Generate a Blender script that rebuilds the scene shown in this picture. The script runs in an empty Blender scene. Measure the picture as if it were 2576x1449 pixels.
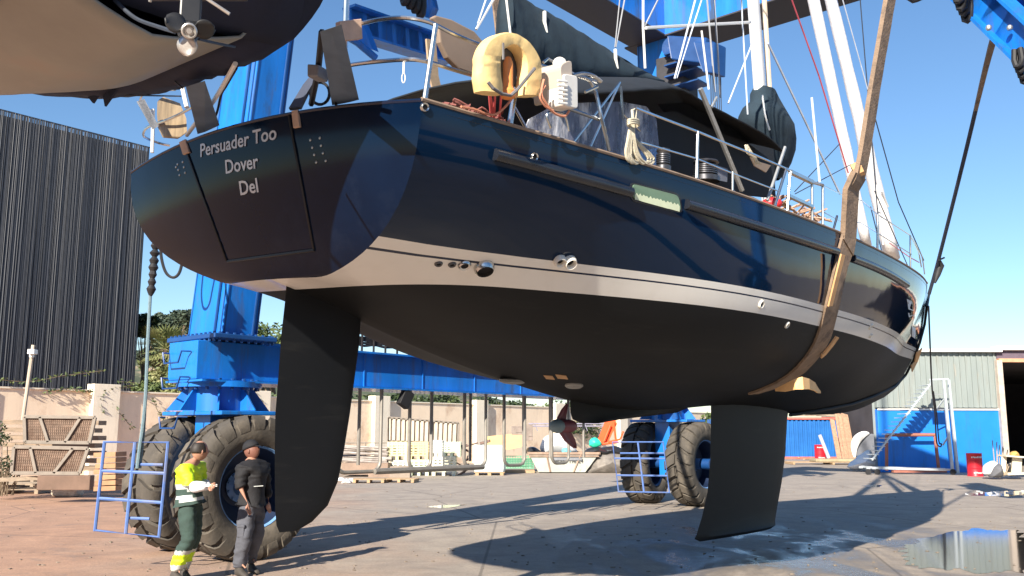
import bpy, bmesh, math, random
from math import sin, cos, tan, pi, sqrt, radians, atan2
from mathutils import Vector, Matrix, noise
from mathutils.bvhtree import BVHTree
random.seed(7)
V = Vector
scene = bpy.context.scene
# ---------------------------------------------------------------- camera, light, exposure
FPX = 2300.0; PITCH = radians(8.85); ROLL = radians(0.1); EYE = 1.8
cam_d = bpy.data.cameras.new('camera'); cam = bpy.data.objects.new('camera', cam_d)
scene.collection.objects.link(cam); scene.camera = cam
cam_d.sensor_width = 36; cam_d.lens = 36 * FPX / 2576; cam_d.clip_start = .05; cam_d.clip_end = 3000
cam.matrix_world = Matrix.Translation((0, 0, EYE)) @ Matrix.Rotation(pi/2 + PITCH, 4, 'X') @ Matrix.Rotation(ROLL, 4, 'Z')
SUN_DIR = V((.42 * cos(radians(28)) / .9995, .907 * cos(radians(28)) / .9995, -sin(radians(28))))   # the way the light travels
w = bpy.data.worlds.new('World'); scene.world = w; w.use_nodes = True
nt = w.node_tree; bg = nt.nodes['Background']
sky = nt.nodes.new('ShaderNodeTexSky'); sky.sky_type = 'NISHITA'; sky.sun_disc = False
sky.sun_elevation = radians(28); sky.sun_rotation = atan2(-.42, -.907); sky.air_density = 1.0; sky.dust_density = .35; sky.ozone_density = 3.2; sky.altitude = 0
hs = nt.nodes.new('ShaderNodeHueSaturation'); hs.inputs['Saturation'].default_value = 1.1; nt.links.new(sky.outputs[0], hs.inputs['Color']); nt.links.new(hs.outputs[0], bg.inputs[0]); bg.inputs[1].default_value = .088
sd = bpy.data.lights.new('sun', 'SUN'); sd.energy = 5.0; sd.angle = radians(.5); sd.color = (1, .91, .78)
so = bpy.data.objects.new('sun', sd); scene.collection.objects.link(so); so.location = (-10, -20, 30)
so.rotation_euler = SUN_DIR.to_track_quat('-Z', 'Y').to_euler()
scene.view_settings.view_transform = 'Standard'; scene.view_settings.look = 'None'
scene.view_settings.exposure = 1.0; scene.view_settings.gamma = 1
# ---------------------------------------------------------------- where a place in the photograph lies in the yard
def ray(x, y):
    a = (x - 1288) / FPX; b = (724.5 - y) / FPX
    u = a * cos(ROLL) - b * sin(ROLL); v = a * sin(ROLL) + b * cos(ROLL)
    return V((u, cos(PITCH) - v * sin(PITCH), sin(PITCH) + v * cos(PITCH)))
O = V((0, 0, EYE))
def at(x, y, Y): d = ray(x, y); return O + d * (Y / d.y)
def gr(x, y, z=0.): d = ray(x, y); return O + d * ((z - EYE) / d.z)
# ---------------------------------------------------------------- materials
def lin(h):
    h = h.lstrip('#'); o = []
    for i in (0, 2, 4):
        c = int(h[i:i+2], 16) / 255; o.append(c / 12.92 if c < .04045 else ((c + .055) / 1.055) ** 2.4)
    return tuple(o)
MATS = {}
def mat(name, col, rough=.5, metal=0, var=.18, scale=4., bump=0., coat=0., stretch=None, alpha=1., col2=None, c2amt=.5, spec=.5, trans=0., bscale=None, grime=None):
    if name in MATS: return MATS[name]
    m = bpy.data.materials.new(name); m.use_nodes = True; n = m.node_tree.nodes; l = m.node_tree.links
    b = n['Principled BSDF']; col = lin(col) if isinstance(col, str) else col
    tc = n.new('ShaderNodeTexCoord'); mp = n.new('ShaderNodeMapping'); l.new(tc.outputs['Object'], mp.inputs[0])
    if stretch: mp.inputs['Scale'].default_value = stretch
    nz = n.new('ShaderNodeTexNoise'); nz.inputs['Scale'].default_value = scale; nz.inputs['Detail'].default_value = 6; nz.inputs['Roughness'].default_value = .65
    l.new(mp.outputs[0], nz.inputs['Vector'])
    mr = n.new('ShaderNodeMapRange'); mr.inputs['From Min'].default_value = .3; mr.inputs['From Max'].default_value = .7
    mr.inputs['To Min'].default_value = 1 - var; mr.inputs['To Max'].default_value = 1 + var; l.new(nz.outputs[0], mr.inputs[0])
    mx = n.new('ShaderNodeMix'); mx.data_type = 'RGBA'; mx.blend_type = 'MULTIPLY'; mx.inputs[0].default_value = 1
    mx.inputs[6].default_value = (*col, 1); l.new(mr.outputs[0], mx.inputs[7]); out = mx.outputs[2]
    if col2 is not None:
        c2 = lin(col2) if isinstance(col2, str) else col2
        n2 = n.new('ShaderNodeTexNoise'); n2.inputs['Scale'].default_value = scale * .6; n2.inputs['Detail'].default_value = 9; n2.inputs['Roughness'].default_value = .7
        l.new(mp.outputs[0], n2.inputs['Vector'])
        m2 = n.new('ShaderNodeMapRange'); m2.inputs['From Min'].default_value = .62 - c2amt * .25; m2.inputs['From Max'].default_value = .72 - c2amt * .2; l.new(n2.outputs[0], m2.inputs[0])
        mm = n.new('ShaderNodeMix'); mm.data_type = 'RGBA'; l.new(m2.outputs[0], mm.inputs[0]); l.new(out, mm.inputs[6]); mm.inputs[7].default_value = (*c2, 1); out = mm.outputs[2]
    if grime:      # dirt and rust drawn down the surface: (colour, amount, scale)
        mp3 = n.new('ShaderNodeMapping'); mp3.inputs['Scale'].default_value = (grime[2], grime[2], grime[2] * .12); l.new(tc.outputs['Object'], mp3.inputs[0])
        n3 = n.new('ShaderNodeTexNoise'); n3.inputs['Scale'].default_value = 1; n3.inputs['Detail'].default_value = 10; n3.inputs['Roughness'].default_value = .74; n3.inputs['Distortion'].default_value = .3; l.new(mp3.outputs[0], n3.inputs['Vector'])
        m3 = n.new('ShaderNodeMapRange'); m3.inputs[1].default_value = .52; m3.inputs[2].default_value = .70; m3.inputs[4].default_value = grime[1]; l.new(n3.outputs[0], m3.inputs[0])
        mg = n.new('ShaderNodeMix'); mg.data_type = 'RGBA'; l.new(m3.outputs[0], mg.inputs[0]); l.new(out, mg.inputs[6]); mg.inputs[7].default_value = (*grime[0], 1); out = mg.outputs[2]
    l.new(out, b.inputs['Base Color'])
    rr = n.new('ShaderNodeMapRange'); rr.inputs['To Min'].default_value = max(rough - .08, .02); rr.inputs['To Max'].default_value = min(rough + .12, 1); l.new(nz.outputs[0], rr.inputs[0]); l.new(rr.outputs[0], b.inputs['Roughness'])
    b.inputs['Metallic'].default_value = metal; b.inputs['Coat Weight'].default_value = coat; b.inputs['Coat Roughness'].default_value = .06
    b.inputs['Specular IOR Level'].default_value = spec; b.inputs['Transmission Weight'].default_value = trans; b.inputs['Alpha'].default_value = alpha
    if bump:
        bp_ = n.new('ShaderNodeBump'); bp_.inputs['Strength'].default_value = bump; bp_.inputs['Distance'].default_value = .02
        nb = n.new('ShaderNodeTexNoise'); nb.inputs['Scale'].default_value = bscale or scale * 3; nb.inputs['Detail'].default_value = 5; l.new(mp.outputs[0], nb.inputs['Vector'])
        l.new(nb.outputs[0], bp_.inputs['Height']); l.new(bp_.outputs[0], b.inputs['Normal'])
    MATS[name] = m; return m
# ---------------------------------------------------------------- objects
COL = scene.collection; WM = {}
def tag(o, label=None, cat=None, group=None, kind=None):
    for k, v in (('label', label), ('category', cat), ('group', group), ('kind', kind)):
        if v: o[k] = v
    return o
def thing(name, label, cat, loc=(0, 0, 0), rot=None, group=None):
    o = bpy.data.objects.new(name, None); COL.objects.link(o); o.empty_display_size = .3
    M = Matrix.Translation(loc) @ (rot.to_4x4() if rot else Matrix.Identity(4)); o.matrix_world = M; WM[o] = M
    return tag(o, label, cat, group)
def frame(d, up=V((0, 0, 1))):
    d = d.normalized(); s = up.cross(d)
    if s.length < 1e-4: s = V((1, 0, 0)).cross(d)
    s.normalize(); return s, d.cross(s).normalized(), d
class MB:
    def __init__(s, M=None): s.v = []; s.f = []; s.mi = []; s.cur = 0; s.M = M
    def add(s, vs, fs):
        n = len(s.v); s.v += [s.M @ V(p) if s.M else V(p) for p in vs]; s.f += [tuple(n + i for i in f) for f in fs]; s.mi += [s.cur] * len(fs); return s
    def box(s, c, size, R=None):
        a, b, d = (x / 2 for x in size); c = V(c)
        vs = [V((i * a, j * b, k * d)) for i in (-1, 1) for j in (-1, 1) for k in (-1, 1)]
        if R is not None: vs = [R @ p for p in vs]
        return s.add([c + p for p in vs], [(0, 1, 3, 2), (4, 6, 7, 5), (0, 4, 5, 1), (2, 3, 7, 6), (0, 2, 6, 4), (1, 5, 7, 3)])
    def beam(s, p, q, wd, ht, up=V((0, 0, 1))):
        p, q = V(p), V(q); a, b, d = frame(q - p, V(up)); h = [(-1, -1), (1, -1), (1, 1), (-1, 1)]
        vs = [o + a * (i * wd / 2) + b * (j * ht / 2) for o in (p, q) for i, j in h]
        return s.add(vs, [(3, 2, 1, 0), (4, 5, 6, 7)] + [(k, (k + 1) % 4, 4 + (k + 1) % 4, 4 + k) for k in range(4)])
    def tube(s, pts, r, n=8, closed=False, caps=True):
        pts = [V(p) for p in pts]; N = len(pts); rr = r if isinstance(r, (list, tuple)) else [r] * N; vs = []; fs = []
        up = None
        for i, p in enumerate(pts):
            if closed: d = pts[(i + 1) % N] - pts[i - 1]
            else: d = pts[min(i + 1, N - 1)] - pts[max(i - 1, 0)]
            if d.length < 1e-6: d = V((0, 0, 1))
            d.normalize()
            if up is None: up = V((0, 0, 1)) if abs(d.z) < .9 else V((1, 0, 0))
            a = up.cross(d); a.normalize(); b = d.cross(a); up = b
            for k in range(n): t = 2 * pi * k / n; vs.append(p + (a * cos(t) + b * sin(t)) * rr[i])
        for i in range(N if closed else N - 1):
            j = (i + 1) % N
            for k in range(n): m = (k + 1) % n; fs.append((i * n + k, i * n + m, j * n + m, j * n + k))
        if caps and not closed: fs += [tuple(range(n))[::-1], tuple((N - 1) * n + k for k in range(n))]
        return s.add(vs, fs)
    def lathe(s, prof, M, n=24, close=False):
        vs = [M @ V((r * cos(2 * pi * k / n), r * sin(2 * pi * k / n), z)) for r, z in prof for k in range(n)]; P = len(prof); fs = []
        for i in range(P if close else P - 1):
            j = (i + 1) % P
            for k in range(n): m = (k + 1) % n; fs.append((i * n + k, i * n + m, j * n + m, j * n + k))
        return s.add(vs, fs)
    def prism(s, poly, t):
        poly = [V(p) for p in poly]; t = V(t); n = len(poly)
        vs = [p - t / 2 for p in poly] + [p + t / 2 for p in poly]
        return s.add(vs, [tuple(range(n))[::-1], tuple(range(n, 2 * n))] + [(k, (k + 1) % n, n + (k + 1) % n, n + k) for k in range(n)])
    def grid(s, rows, wrap=False):
        R, C = len(rows), len(rows[0]); fs = []
        for i in range(R - 1):
            for j in range(C if wrap else C - 1): k = (j + 1) % C; fs.append((i * C + j, i * C + k, (i + 1) * C + k, (i + 1) * C + j))
        return s.add([p for r in rows for p in r], fs)
    def ball(s, c, r, n=10, sc=(1, 1, 1)):
        c = V(c); rows = []
        for i in range(n // 2 + 1):
            t = pi * i / (n // 2); rows.append([c + V((r * sc[0] * sin(t) * cos(2 * pi * k / n), r * sc[1] * sin(t) * sin(2 * pi * k / n), r * sc[2] * cos(t))) for k in range(n)])
        return s.grid(rows, True)
    def build(s, name, m, parent=None, local=False, smooth=False, bevel=0, label=None, sub=0, solid=0):
        me = bpy.data.meshes.new(name); o = bpy.data.objects.new(name, me); COL.objects.link(o)
        vs = s.v
        if parent is not None:
            W = WM[parent]; WM[o] = W; I = W.inverted()
            if not local: vs = [I @ p for p in vs]
            o.parent = parent
        else:
            xs = [p.x for p in vs]; ys = [p.y for p in vs]; c = V(((min(xs) + max(xs)) / 2, (min(ys) + max(ys)) / 2, min(p.z for p in vs)))
            vs = [p - c for p in vs]; o.location = c; WM[o] = Matrix.Translation(c)
        me.from_pydata(vs, [], s.f)
        for x in (m if isinstance(m, (list, tuple)) else [m]): me.materials.append(x)
        me.polygons.foreach_set('material_index', s.mi)
        bm = bmesh.new(); bm.from_mesh(me)
        if smooth: bmesh.ops.remove_doubles(bm, verts=bm.verts, dist=1e-5)
        bmesh.ops.recalc_face_normals(bm, faces=bm.faces); bm.to_mesh(me); bm.free()
        if smooth:
            me.polygons.foreach_set('use_smooth', [True] * len(me.polygons))
            if smooth != 2: me.set_sharp_from_angle(angle=radians(42))
        if solid: md = o.modifiers.new('solid', 'SOLIDIFY'); md.thickness = solid; md.offset = 0
        if bevel: md = o.modifiers.new('bevel', 'BEVEL'); md.width = bevel; md.segments = 2; md.limit_method = 'ANGLE'
        if sub: md = o.modifiers.new('sub', 'SUBSURF'); md.levels = sub; md.render_levels = sub
        if label: o['label'] = label
        return o
def dup(root, M, label=None, group=None):      # a copy of a thing, its parts and their sub-parts, moved by the matrix M
    def cp(o, par):
        c = o.copy(); COL.objects.link(c); c.parent = par
        for ch in o.children: cp(ch, c)
        return c
    r = cp(root, None); r.matrix_world = M @ WM[root]; WM[r] = M @ WM[root]
    if label: r['label'] = label
    if group: r['group'] = group
    return r
def curve_pts(pts, n=8):        # Catmull-Rom through the points
    pts = [V(p) for p in pts]; o = []
    for i in range(len(pts) - 1):
        a, b, c, d = pts[max(i - 1, 0)], pts[i], pts[i + 1], pts[min(i + 2, len(pts) - 1)]
        for k in range(n):
            t = k / n; o.append(.5 * ((2 * b) + (c - a) * t + (2 * a - 5 * b + 4 * c - d) * t * t + (3 * b - a - 3 * c + d) * t ** 3))
    return o + [pts[-1]]
# ---------------------------------------------------------------- shared directions
YAW = radians(49.203); UD = V((cos(YAW), sin(YAW), 0)); ND = V((sin(YAW), -cos(YAW), 0))   # along the hoist and boat; across, towards the camera's right
Z = V((0, 0, 1))
blue = mat('hoist_blue', (.007, .17, .60), .4, var=.22, scale=1.6, coat=.15, stretch=(1.6, 1.6, .35), col2=(.035, .07, .15), c2amt=.22, bump=.15, bscale=3, grime=((.09, .075, .07), .55, 5))
dgrey = mat('hoist_dark_grey', (.035, .035, .042), .6, var=.2)  # dark grey stands in for shade under the girders; winch housing shares it
dblue = mat('hoist_dark_blue', (.010, .06, .21), .4, var=.2, scale=2)
steel = mat('stainless', (.62, .62, .6), .22, 1, var=.08)
galv = mat('galvanised', (.42, .43, .43), .45, .7, var=.15, scale=8)
dark = mat('dark_rubber', (.018, .018, .02), .6, var=.3)
rope_w = mat('pale_rope', (.62, .56, .42), .85, var=.2, scale=60, bump=.5)
white = mat('white_gelcoat', (.75, .74, .7), .35, var=.08)
rust = mat('rusty_steel', (.22, .09, .05), .75, var=.35, scale=9, col2=(.12, .05, .03))
wood = mat('weathered_wood', (.36, .26, .16), .8, var=.3, scale=3, stretch=(1, 1, 9), bump=.4)
# ---------------------------------------------------------------- ground, puddles, sky
def ground_mat():
    m = bpy.data.materials.new('yard_concrete'); m.use_nodes = True; n = m.node_tree.nodes; l = m.node_tree.links; b = n['Principled BSDF']
    tc = n.new('ShaderNodeTexCoord'); sx = n.new('ShaderNodeSeparateXYZ'); l.new(tc.outputs['Object'], sx.inputs[0])
    def noise_(sc, det=6, ro=.6, st=None, dist=0):
        x = n.new('ShaderNodeTexNoise'); x.inputs['Scale'].default_value = sc; x.inputs['Detail'].default_value = det; x.inputs['Roughness'].default_value = ro; x.inputs['Distortion'].default_value = dist
        if st: mp = n.new('ShaderNodeMapping'); mp.inputs['Scale'].default_value = st; l.new(tc.outputs['Object'], mp.inputs[0]); l.new(mp.outputs[0], x.inputs['Vector'])
        else: l.new(tc.outputs['Object'], x.inputs['Vector'])
        return x.outputs[0]
    def rng(s, a, b_, c, d):
        x = n.new('ShaderNodeMapRange'); 
        for k, v in zip(('From Min', 'From Max', 'To Min', 'To Max'), (a, b_, c, d)): x.inputs[k].default_value = v
        l.new(s, x.inputs[0]); return x.outputs[0]
    def mth(op, a, b_):
        x = n.new('ShaderNodeMath'); x.operation = op
        for i, v in enumerate((a, b_)):
            if isinstance(v, (int, float)): x.inputs[i].default_value = v
            else: l.new(v, x.inputs[i])
        return x.outputs[0]
    def mix(f, a, b_, mode='MIX'):
        x = n.new('ShaderNodeMix'); x.data_type = 'RGBA'; x.blend_type = mode
        if isinstance(f, float): x.inputs[0].default_value = f
        else: l.new(f, x.inputs[0])
        for i, v in ((6, a), (7, b_)):
            if isinstance(v, tuple): x.inputs[i].default_value = (*v, 1)
            else: l.new(v, x.inputs[i])
        return x.outputs[2]
    # reddish earth-stained concrete on the left, grey towards the right
    redness = mth('ADD', rng(mth('ADD', sx.outputs[0], mth('MULTIPLY', sx.outputs[1], .22)), 4., -4.5, 0, 1), mth('MULTIPLY', mth('SUBTRACT', noise_(.35), .5), .9))
    c = mix(rng(redness, .2, .9, 0, 1), (.40, .345, .29), (.50, .30, .20))
    c = mix(rng(noise_(1.3, 10, .7, dist=.6), .35, .68, .70, 1.18), (0., 0., 0.), c, 'MIX') if False else mix(1., c, mix(rng(noise_(1.3, 10, .7, dist=.6), .3, .7, 0, 1), (.72, .72, .74), (1.12, 1.11, 1.08)), 'MULTIPLY')
    c = mix(1., c, mix(rng(noise_(26, 8, .75), .3, .7, 0, 1), (.72, .72, .73), (1.18, 1.17, 1.15)), 'MULTIPLY')
    tyre = rng(noise_(1.6, 4, .5, (.9, 5, 1), .8), .55, .75, 0, .2)       # scuffs drawn out by turning wheels
    c = mix(tyre, c, (.13, .12, .11))
    oil = rng(noise_(.9, 5, .6, dist=1.2), .67, .73, 0, .45); c = mix(oil, c, (.07, .065, .06))
    # damp patches round the keel and the puddle
    wet = mth('SUBTRACT', 1.0, rng(mth('POWER', mth('ADD', mth('POWER', mth('DIVIDE', mth('SUBTRACT', sx.outputs[0], 4.5), 4.6), 2), mth('POWER', mth('DIVIDE', mth('SUBTRACT', sx.outputs[1], 14.5), 6.5), 2)), .5), .55, 1.1, 0, 1))
    wet = mth('MULTIPLY', wet, rng(noise_(.8, 8, .62, (1, .45, 1), .7), .44, .58, 0, 1))
    c = mix(mth('MULTIPLY', wet, .75), c, (.085, .08, .08))
    crack = n.new('ShaderNodeTexVoronoi'); crack.feature = 'DISTANCE_TO_EDGE'; crack.inputs['Scale'].default_value = .16; l.new(tc.outputs['Object'], crack.inputs['Vector'])
    c = mix(rng(crack.outputs['Distance'], .0015, .004, .55, 0), c, (.08, .07, .06))
    c = mix(1., c, mix(rng(noise_(140, 3, .6), .35, .65, 0, 1), (.80, .80, .80), (1.18, 1.17, 1.16)), 'MULTIPLY')
    c = mix(rng(noise_(.55, 9, .7, (1, 1.8, 1), 1.5), .56, .66, 0, .42), c, (.17, .15, .135))
    l.new(c, b.inputs['Base Color'])
    r = mth('SUBTRACT', rng(noise_(5, 6), .3, .7, .82, .95), mth('MULTIPLY', wet, .62)); l.new(mth('SUBTRACT', r, mth('MULTIPLY', oil, .25)), b.inputs['Roughness'])
    bp_ = n.new('ShaderNodeBump'); bp_.inputs['Strength'].default_value = .6; bp_.inputs['Distance'].default_value = .02; l.new(noise_(14, 9, .75), bp_.inputs['Height']); l.new(bp_.outputs[0], b.inputs['Normal'])
    return m
g = MB(); g.add([(-400, -60, 0), (400, -60, 0), (400, 700, 0), (-400, 700, 0)], [(0, 1, 2, 3)])
go = g.build('ground', ground_mat()); go['kind'] = 'structure'
me = go.data
for vtx in me.vertices: vtx.co += go.location
go.location = (0, 0, 0)
water = mat('puddle_water', (.03, .028, .025), .03, var=.0, spec=.8); 
water.node_tree.nodes['Principled BSDF'].inputs['Roughness'].default_value = .07
for lk in list(water.node_tree.links):
    if lk.to_socket.name == 'Roughness': water.node_tree.links.remove(lk)
def puddle(pts, nm='puddle', jag=.17, seed=0):
    c = sum((V(p) for p in pts), V()) / len(pts); P = curve_pts([V(p) for p in pts] + [V(pts[0])], 14)[:-1]; out = []
    for i, p in enumerate(P):
        k = 1 + jag * (noise.noise(V((p.x * 3.1, p.y * 3.1, seed))) + .6 * noise.noise(V((p.x * 9, p.y * 9, seed + 5)))); q = c + (p - c) * k; out.append((q.x, q.y, .004))
    m = MB(); m.add(out, [tuple(range(len(out)))]); o = m.build(nm, water); o['kind'] = 'structure'; return o
puddle([gr(*p) for p in ((2310, 1358), (2420, 1334), (2530, 1332), (2575, 1352), (2600, 1400), (2560, 1440), (2420, 1436), (2300, 1424), (2270, 1396))], seed=1)
puddle([gr(*p) for p in ((1065, 1276), (1110, 1271), (1165, 1270), (1120, 1278))], jag=.3, seed=5)
puddle([gr(*p) for p in ((2165, 1222), (2215, 1220), (2205, 1226))], jag=.2, seed=6)
puddle([gr(*p) for p in ((2440, 1243), (2520, 1236), (2590, 1238), (2570, 1246), (2480, 1248))], jag=.3, seed=7)
# ---------------------------------------------------------------- beige boundary wall
WV = (at(288, 991, 33.8) - at(70, 984, 31.6)); 
def wallpt(h): return None
# the wall's top line: 1.4 m above the eye, seen h(x)=101.5-.033x above the horizon
def wall_at(x, z=0.):
    h = 101.5 - .033 * x; Y = 1.4 * FPX / h; r = ray(x, 1083); return V((r.x / r.y * Y, Y, z))
W0, W1 = wall_at(-150), wall_at(1880); wd = (W1 - W0).normalized(); wn = V((wd.y, -wd.x, 0))
plaster = mat('beige_plaster', (.95, .76, .56), .85, var=.07, scale=.8, bump=.15, bscale=30, col2=(.72, .52, .36), c2amt=.25, grime=((.55, .42, .32), .25, 2.5))
cream = mat('cream_plaster', (.90, .80, .64), .85, var=.06, scale=1.2, bump=.12, bscale=30, grime=((.5, .40, .30), .4, 4))
bw = thing('boundary_wall', 'long beige rendered yard wall with cream pillars behind the crates', 'wall', W0)
R = Matrix((wd, -wn, Z)).transposed()
m = MB(); L = (W1 - W0).length; m.box(W0 + wd * L / 2 + Z * 1.6, (L, .2, 3.2), R); m.build('panel', plaster, bw, bevel=.01)
m = MB(); m.box(W0 + wd * L / 2 + Z * 3.23, (L, .3, .06), R); m.build('coping', cream, bw)
for x in (-120, 252, 641, 950, 1202, 1400, 1560, 1690, 1800):
    p = wall_at(x) + wn * .08; m = MB(); m.box(p + Z * 1.74, (1.05, .5, 3.48), R); m.build('pillar', cream, bw, bevel=.015)
# ---------------------------------------------------------------- slatted dark building on the left
A = at(-60, 262, 48.6); B = at(377, 371, 56.6); sv = (B - A); sv.z = 0; Ls = sv.length; sv.normalize(); snn = V((sv.y, -sv.x, 0)); top = (A.z + B.z) / 2
slat = mat('grey_slats', (.032, .037, .050), .5, .2, var=.3, scale=3, stretch=(6, 6, .3))
inner = mat('dark_screen_wall', (.012, .014, .018), .8, var=.2)
sb = thing('slatted_building', 'tall building clad in dark grey vertical slats behind the left wall', 'building', V((A.x, A.y, 0)))
m = MB(); Rb = Matrix((sv, -snn, Z)).transposed(); c = V((A.x, A.y, 0)) + sv * Ls / 2
m.box(c - snn * 6.25 + Z * (top / 2 - .1), (Ls, 12, top - .2), Rb); m.build('wall', inner, sb)
m = MB(); k = 0
while k * .06 < Ls:
    s_ = k * .06; b0 = V((A.x, A.y, 0)) + sv * s_; h = top + random.uniform(-.04, .03) - s_ * .0; tw = random.uniform(-.35, .35)
    d = (sv * cos(tw + .5) + snn * sin(tw + .5)); m.beam(b0 + snn * (.05 + random.uniform(-.03, .03)) + Z * 1.5, b0 + snn * .05 + Z * h + sv * random.uniform(-.02, .02), .018, random.uniform(.035, .06), d); k += 1
m.build('slat_screen', slat, sb)
m = MB()
m.beam(V((A.x, A.y, top + .01)), V((A.x, A.y, top + .01)) + sv * Ls, .12, .06)
for zz in (4, 7.2, 10.4, 13.6): m.beam(V((A.x, A.y, zz)) - snn * .06, V((A.x, A.y, zz)) + sv * Ls - snn * .06, .06, .08)
m.build('fixing_rail', slat, sb)
# ---------------------------------------------------------------- hangar
hg = thing('hangar', 'hangar with grey sheet upper wall over bright blue lower wall and open dark bay', 'hangar', (16.3, 41, 0))
HX0, HX1, HY = 16.25, 21.85, 41.0
hblue = mat('hangar_blue_sheet', (.008, .19, .68), .45, var=.06, scale=1.5, col2=(.02, .20, .60), c2amt=.1, grime=((.03, .12, .32), .6, 3))
hgrey = mat('hangar_grey_sheet', (.24, .275, .265), .5, var=.1, scale=1, stretch=(3, 3, .4), col2=(.40, .33, .25), c2amt=.12, grime=((.20, .17, .13), .5, 3))
dk = mat('hangar_interior', (.05, .045, .05), .9, var=.3, scale=.6)
zs = at(2350, 1030, HY).z; ze = at(2350, 886, HY).z
m = MB(); m.box(((HX0 + HX1) / 2, HY + .15, zs / 2), (HX1 - HX0, .3, zs)); m.build('lower_wall', hblue, hg, bevel=.02)
m = MB()
nrib = 22
for k in range(nrib):
    x0 = HX0 + (HX1 - HX0) * k / nrib; x1 = HX0 + (HX1 - HX0) * (k + 1) / nrib; wv = x1 - x0
    m.box(((x0 + x1) / 2, HY + .17, (zs + ze) / 2 + .04), (wv - .002, .22, ze - zs - .08)); m.box((x0 + .035, HY + .035, (zs + ze) / 2 + .04), (.06, .05, ze - zs - .1))
m.build('upper_cladding', hgrey, hg)
m = MB(); m.box(((HX0 + HX1) / 2, HY - .03, zs), (HX1 - HX0, .06, .07)); m.build('flashing', white, hg)
m = MB(); m.box(((HX0 + HX1) / 2 - .1, HY + .1, ze + .07), (HX1 - HX0 + .3, .7, .14)); m.build('gutter', white, hg)
zr = at(2560, 878, HY).z
m = MB(); m.box((HX1 + 8, HY + .02, zr + .03), (16.4, .5, .18)); m.build('roof_edge', white, hg)
m = MB(); m.box((HX1 + 8, HY + .1, (zr + at(2560, 905, HY).z) / 2), (16.2, .2, zr - at(2560, 905, HY).z - .1)); m.build('fascia', mat('purple_grey_fascia', (.12, .09, .12), .6), hg)
m = MB(); zb = at(2560, 907, HY).z; m.box((HX1 + 8, HY - .02, zb), (16.2, .3, .16)); m.build('lintel', mat('orange_primer_beam', (.65, .30, .17), .6), hg)
m = MB(); m.box((HX1 + 8, HY + 24, 2.6), (16, .3, 5.2)); m.box((HX1 + .15, HY + 12.3, 2.5), (.2, 23.6, 5)); m.box((HX1 + 16, HY + 12, 2.5), (.2, 24, 5)); m.box((HX1 + 8, HY + 12.6, zr - .25), (16.2, 24, .2));  m.build('interior_wall', dk, hg)
m = MB(); m.box((HX1 - .1, HY - .06, zb / 2), (.24, .3, zb)); m.build('corner_post', mat('cream_post', (.5, .42, .35), .7), hg)

m = MB(); m.prism([V((HX0, HY + .31, 0)), V((HX0 + 6.2, HY + 15, 0)), V((HX0 + 6.2, HY + 15, ze)), V((HX0, HY + .31, ze))], V((.2, 0, 0))); m.build('side_wall', hgrey, hg)
# ---------------------------------------------------------------- across the yard, behind the photographer: seen only mirrored in the paint
wh = thing('warehouse', 'long brick brown warehouse with pale windows across the yard', 'building', (-8, -30, 0)); m = MB(); m.box((-8, -34, 5.6), (120, 8, 11.2)); m.build('wall', mat('brown_render', (.22, .12, .08), .9, var=.25), wh)
m = MB(); m.box((-8, -33.8, 11.4), (121, 9, .5)); m.build('roof', mat('roof_grey', (.10, .10, .11), .8), wh)
for k in range(14): m = MB(); m.box((-50 + k * 6.2, -29.95, 4.2), (2.4, .1, 1.1)); m.build('window', mat('pale_window', (.55, .58, .6), .2), wh)
# ---------------------------------------------------------------- the yacht (hull frame: x forward, y port, z up from the waterline)
BO = V((-2.196, 7.2, 3.037))
BM = Matrix.Translation(BO) @ Matrix.Rotation(YAW, 4, 'Z') @ Matrix.Rotation(-radians(.757), 4, 'Y') @ Matrix.Rotation(radians(3.527), 4, 'X')
BI = BM.inverted()
yacht = bpy.data.objects.new('sailing_yacht', None); COL.objects.link(yacht); yacht.matrix_world = BM; WM[yacht] = BM
tag(yacht, 'dark navy sailing yacht with white boot stripe hanging in brown slings', 'sailing yacht')
H = {'L': 17.334, 'e': 0.039, 'ov': 0.328, 'bowl': 1.002, 'ff': 1.445, 'ys': [2.01, 2.442, 2.433, 2.041, 1.12, 0.50, 0.0], 'zs': [1.076, 1.062, 1.189, 1.846],
     'yw': [0.79, 2.22, 2.188, 1.662, 0.86, 0.48, -0.0], 'zk': [-0.013, -0.60, -1.06, -0.98, -1.12, -1.012, -0.76]}
KN = [0, .2, .4, .6, .8, .92, 1]
def sp(ks, vs, s):
    N = len(ks); m = []
    for i in range(N):
        if i == 0: m.append((vs[1] - vs[0]) / (ks[1] - ks[0]))
        elif i == N - 1: m.append((vs[-1] - vs[-2]) / (ks[-1] - ks[-2]))
        else:
            h1 = ks[i] - ks[i-1]; h2 = ks[i+1] - ks[i]; m.append((h1 / h2 * (vs[i+1] - vs[i]) + h2 / h1 * (vs[i] - vs[i-1])) / (h1 + h2))
    i = 0
    while i < N - 2 and s > ks[i+1]: i += 1
    h = ks[i+1] - ks[i]; q = (s - ks[i]) / h
    return (2*q**3 - 3*q*q + 1) * vs[i] + (q**3 - 2*q*q + q) * h * m[i] + (-2*q**3 + 3*q*q) * vs[i+1] + (q**3 - q*q) * h * m[i+1]
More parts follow.
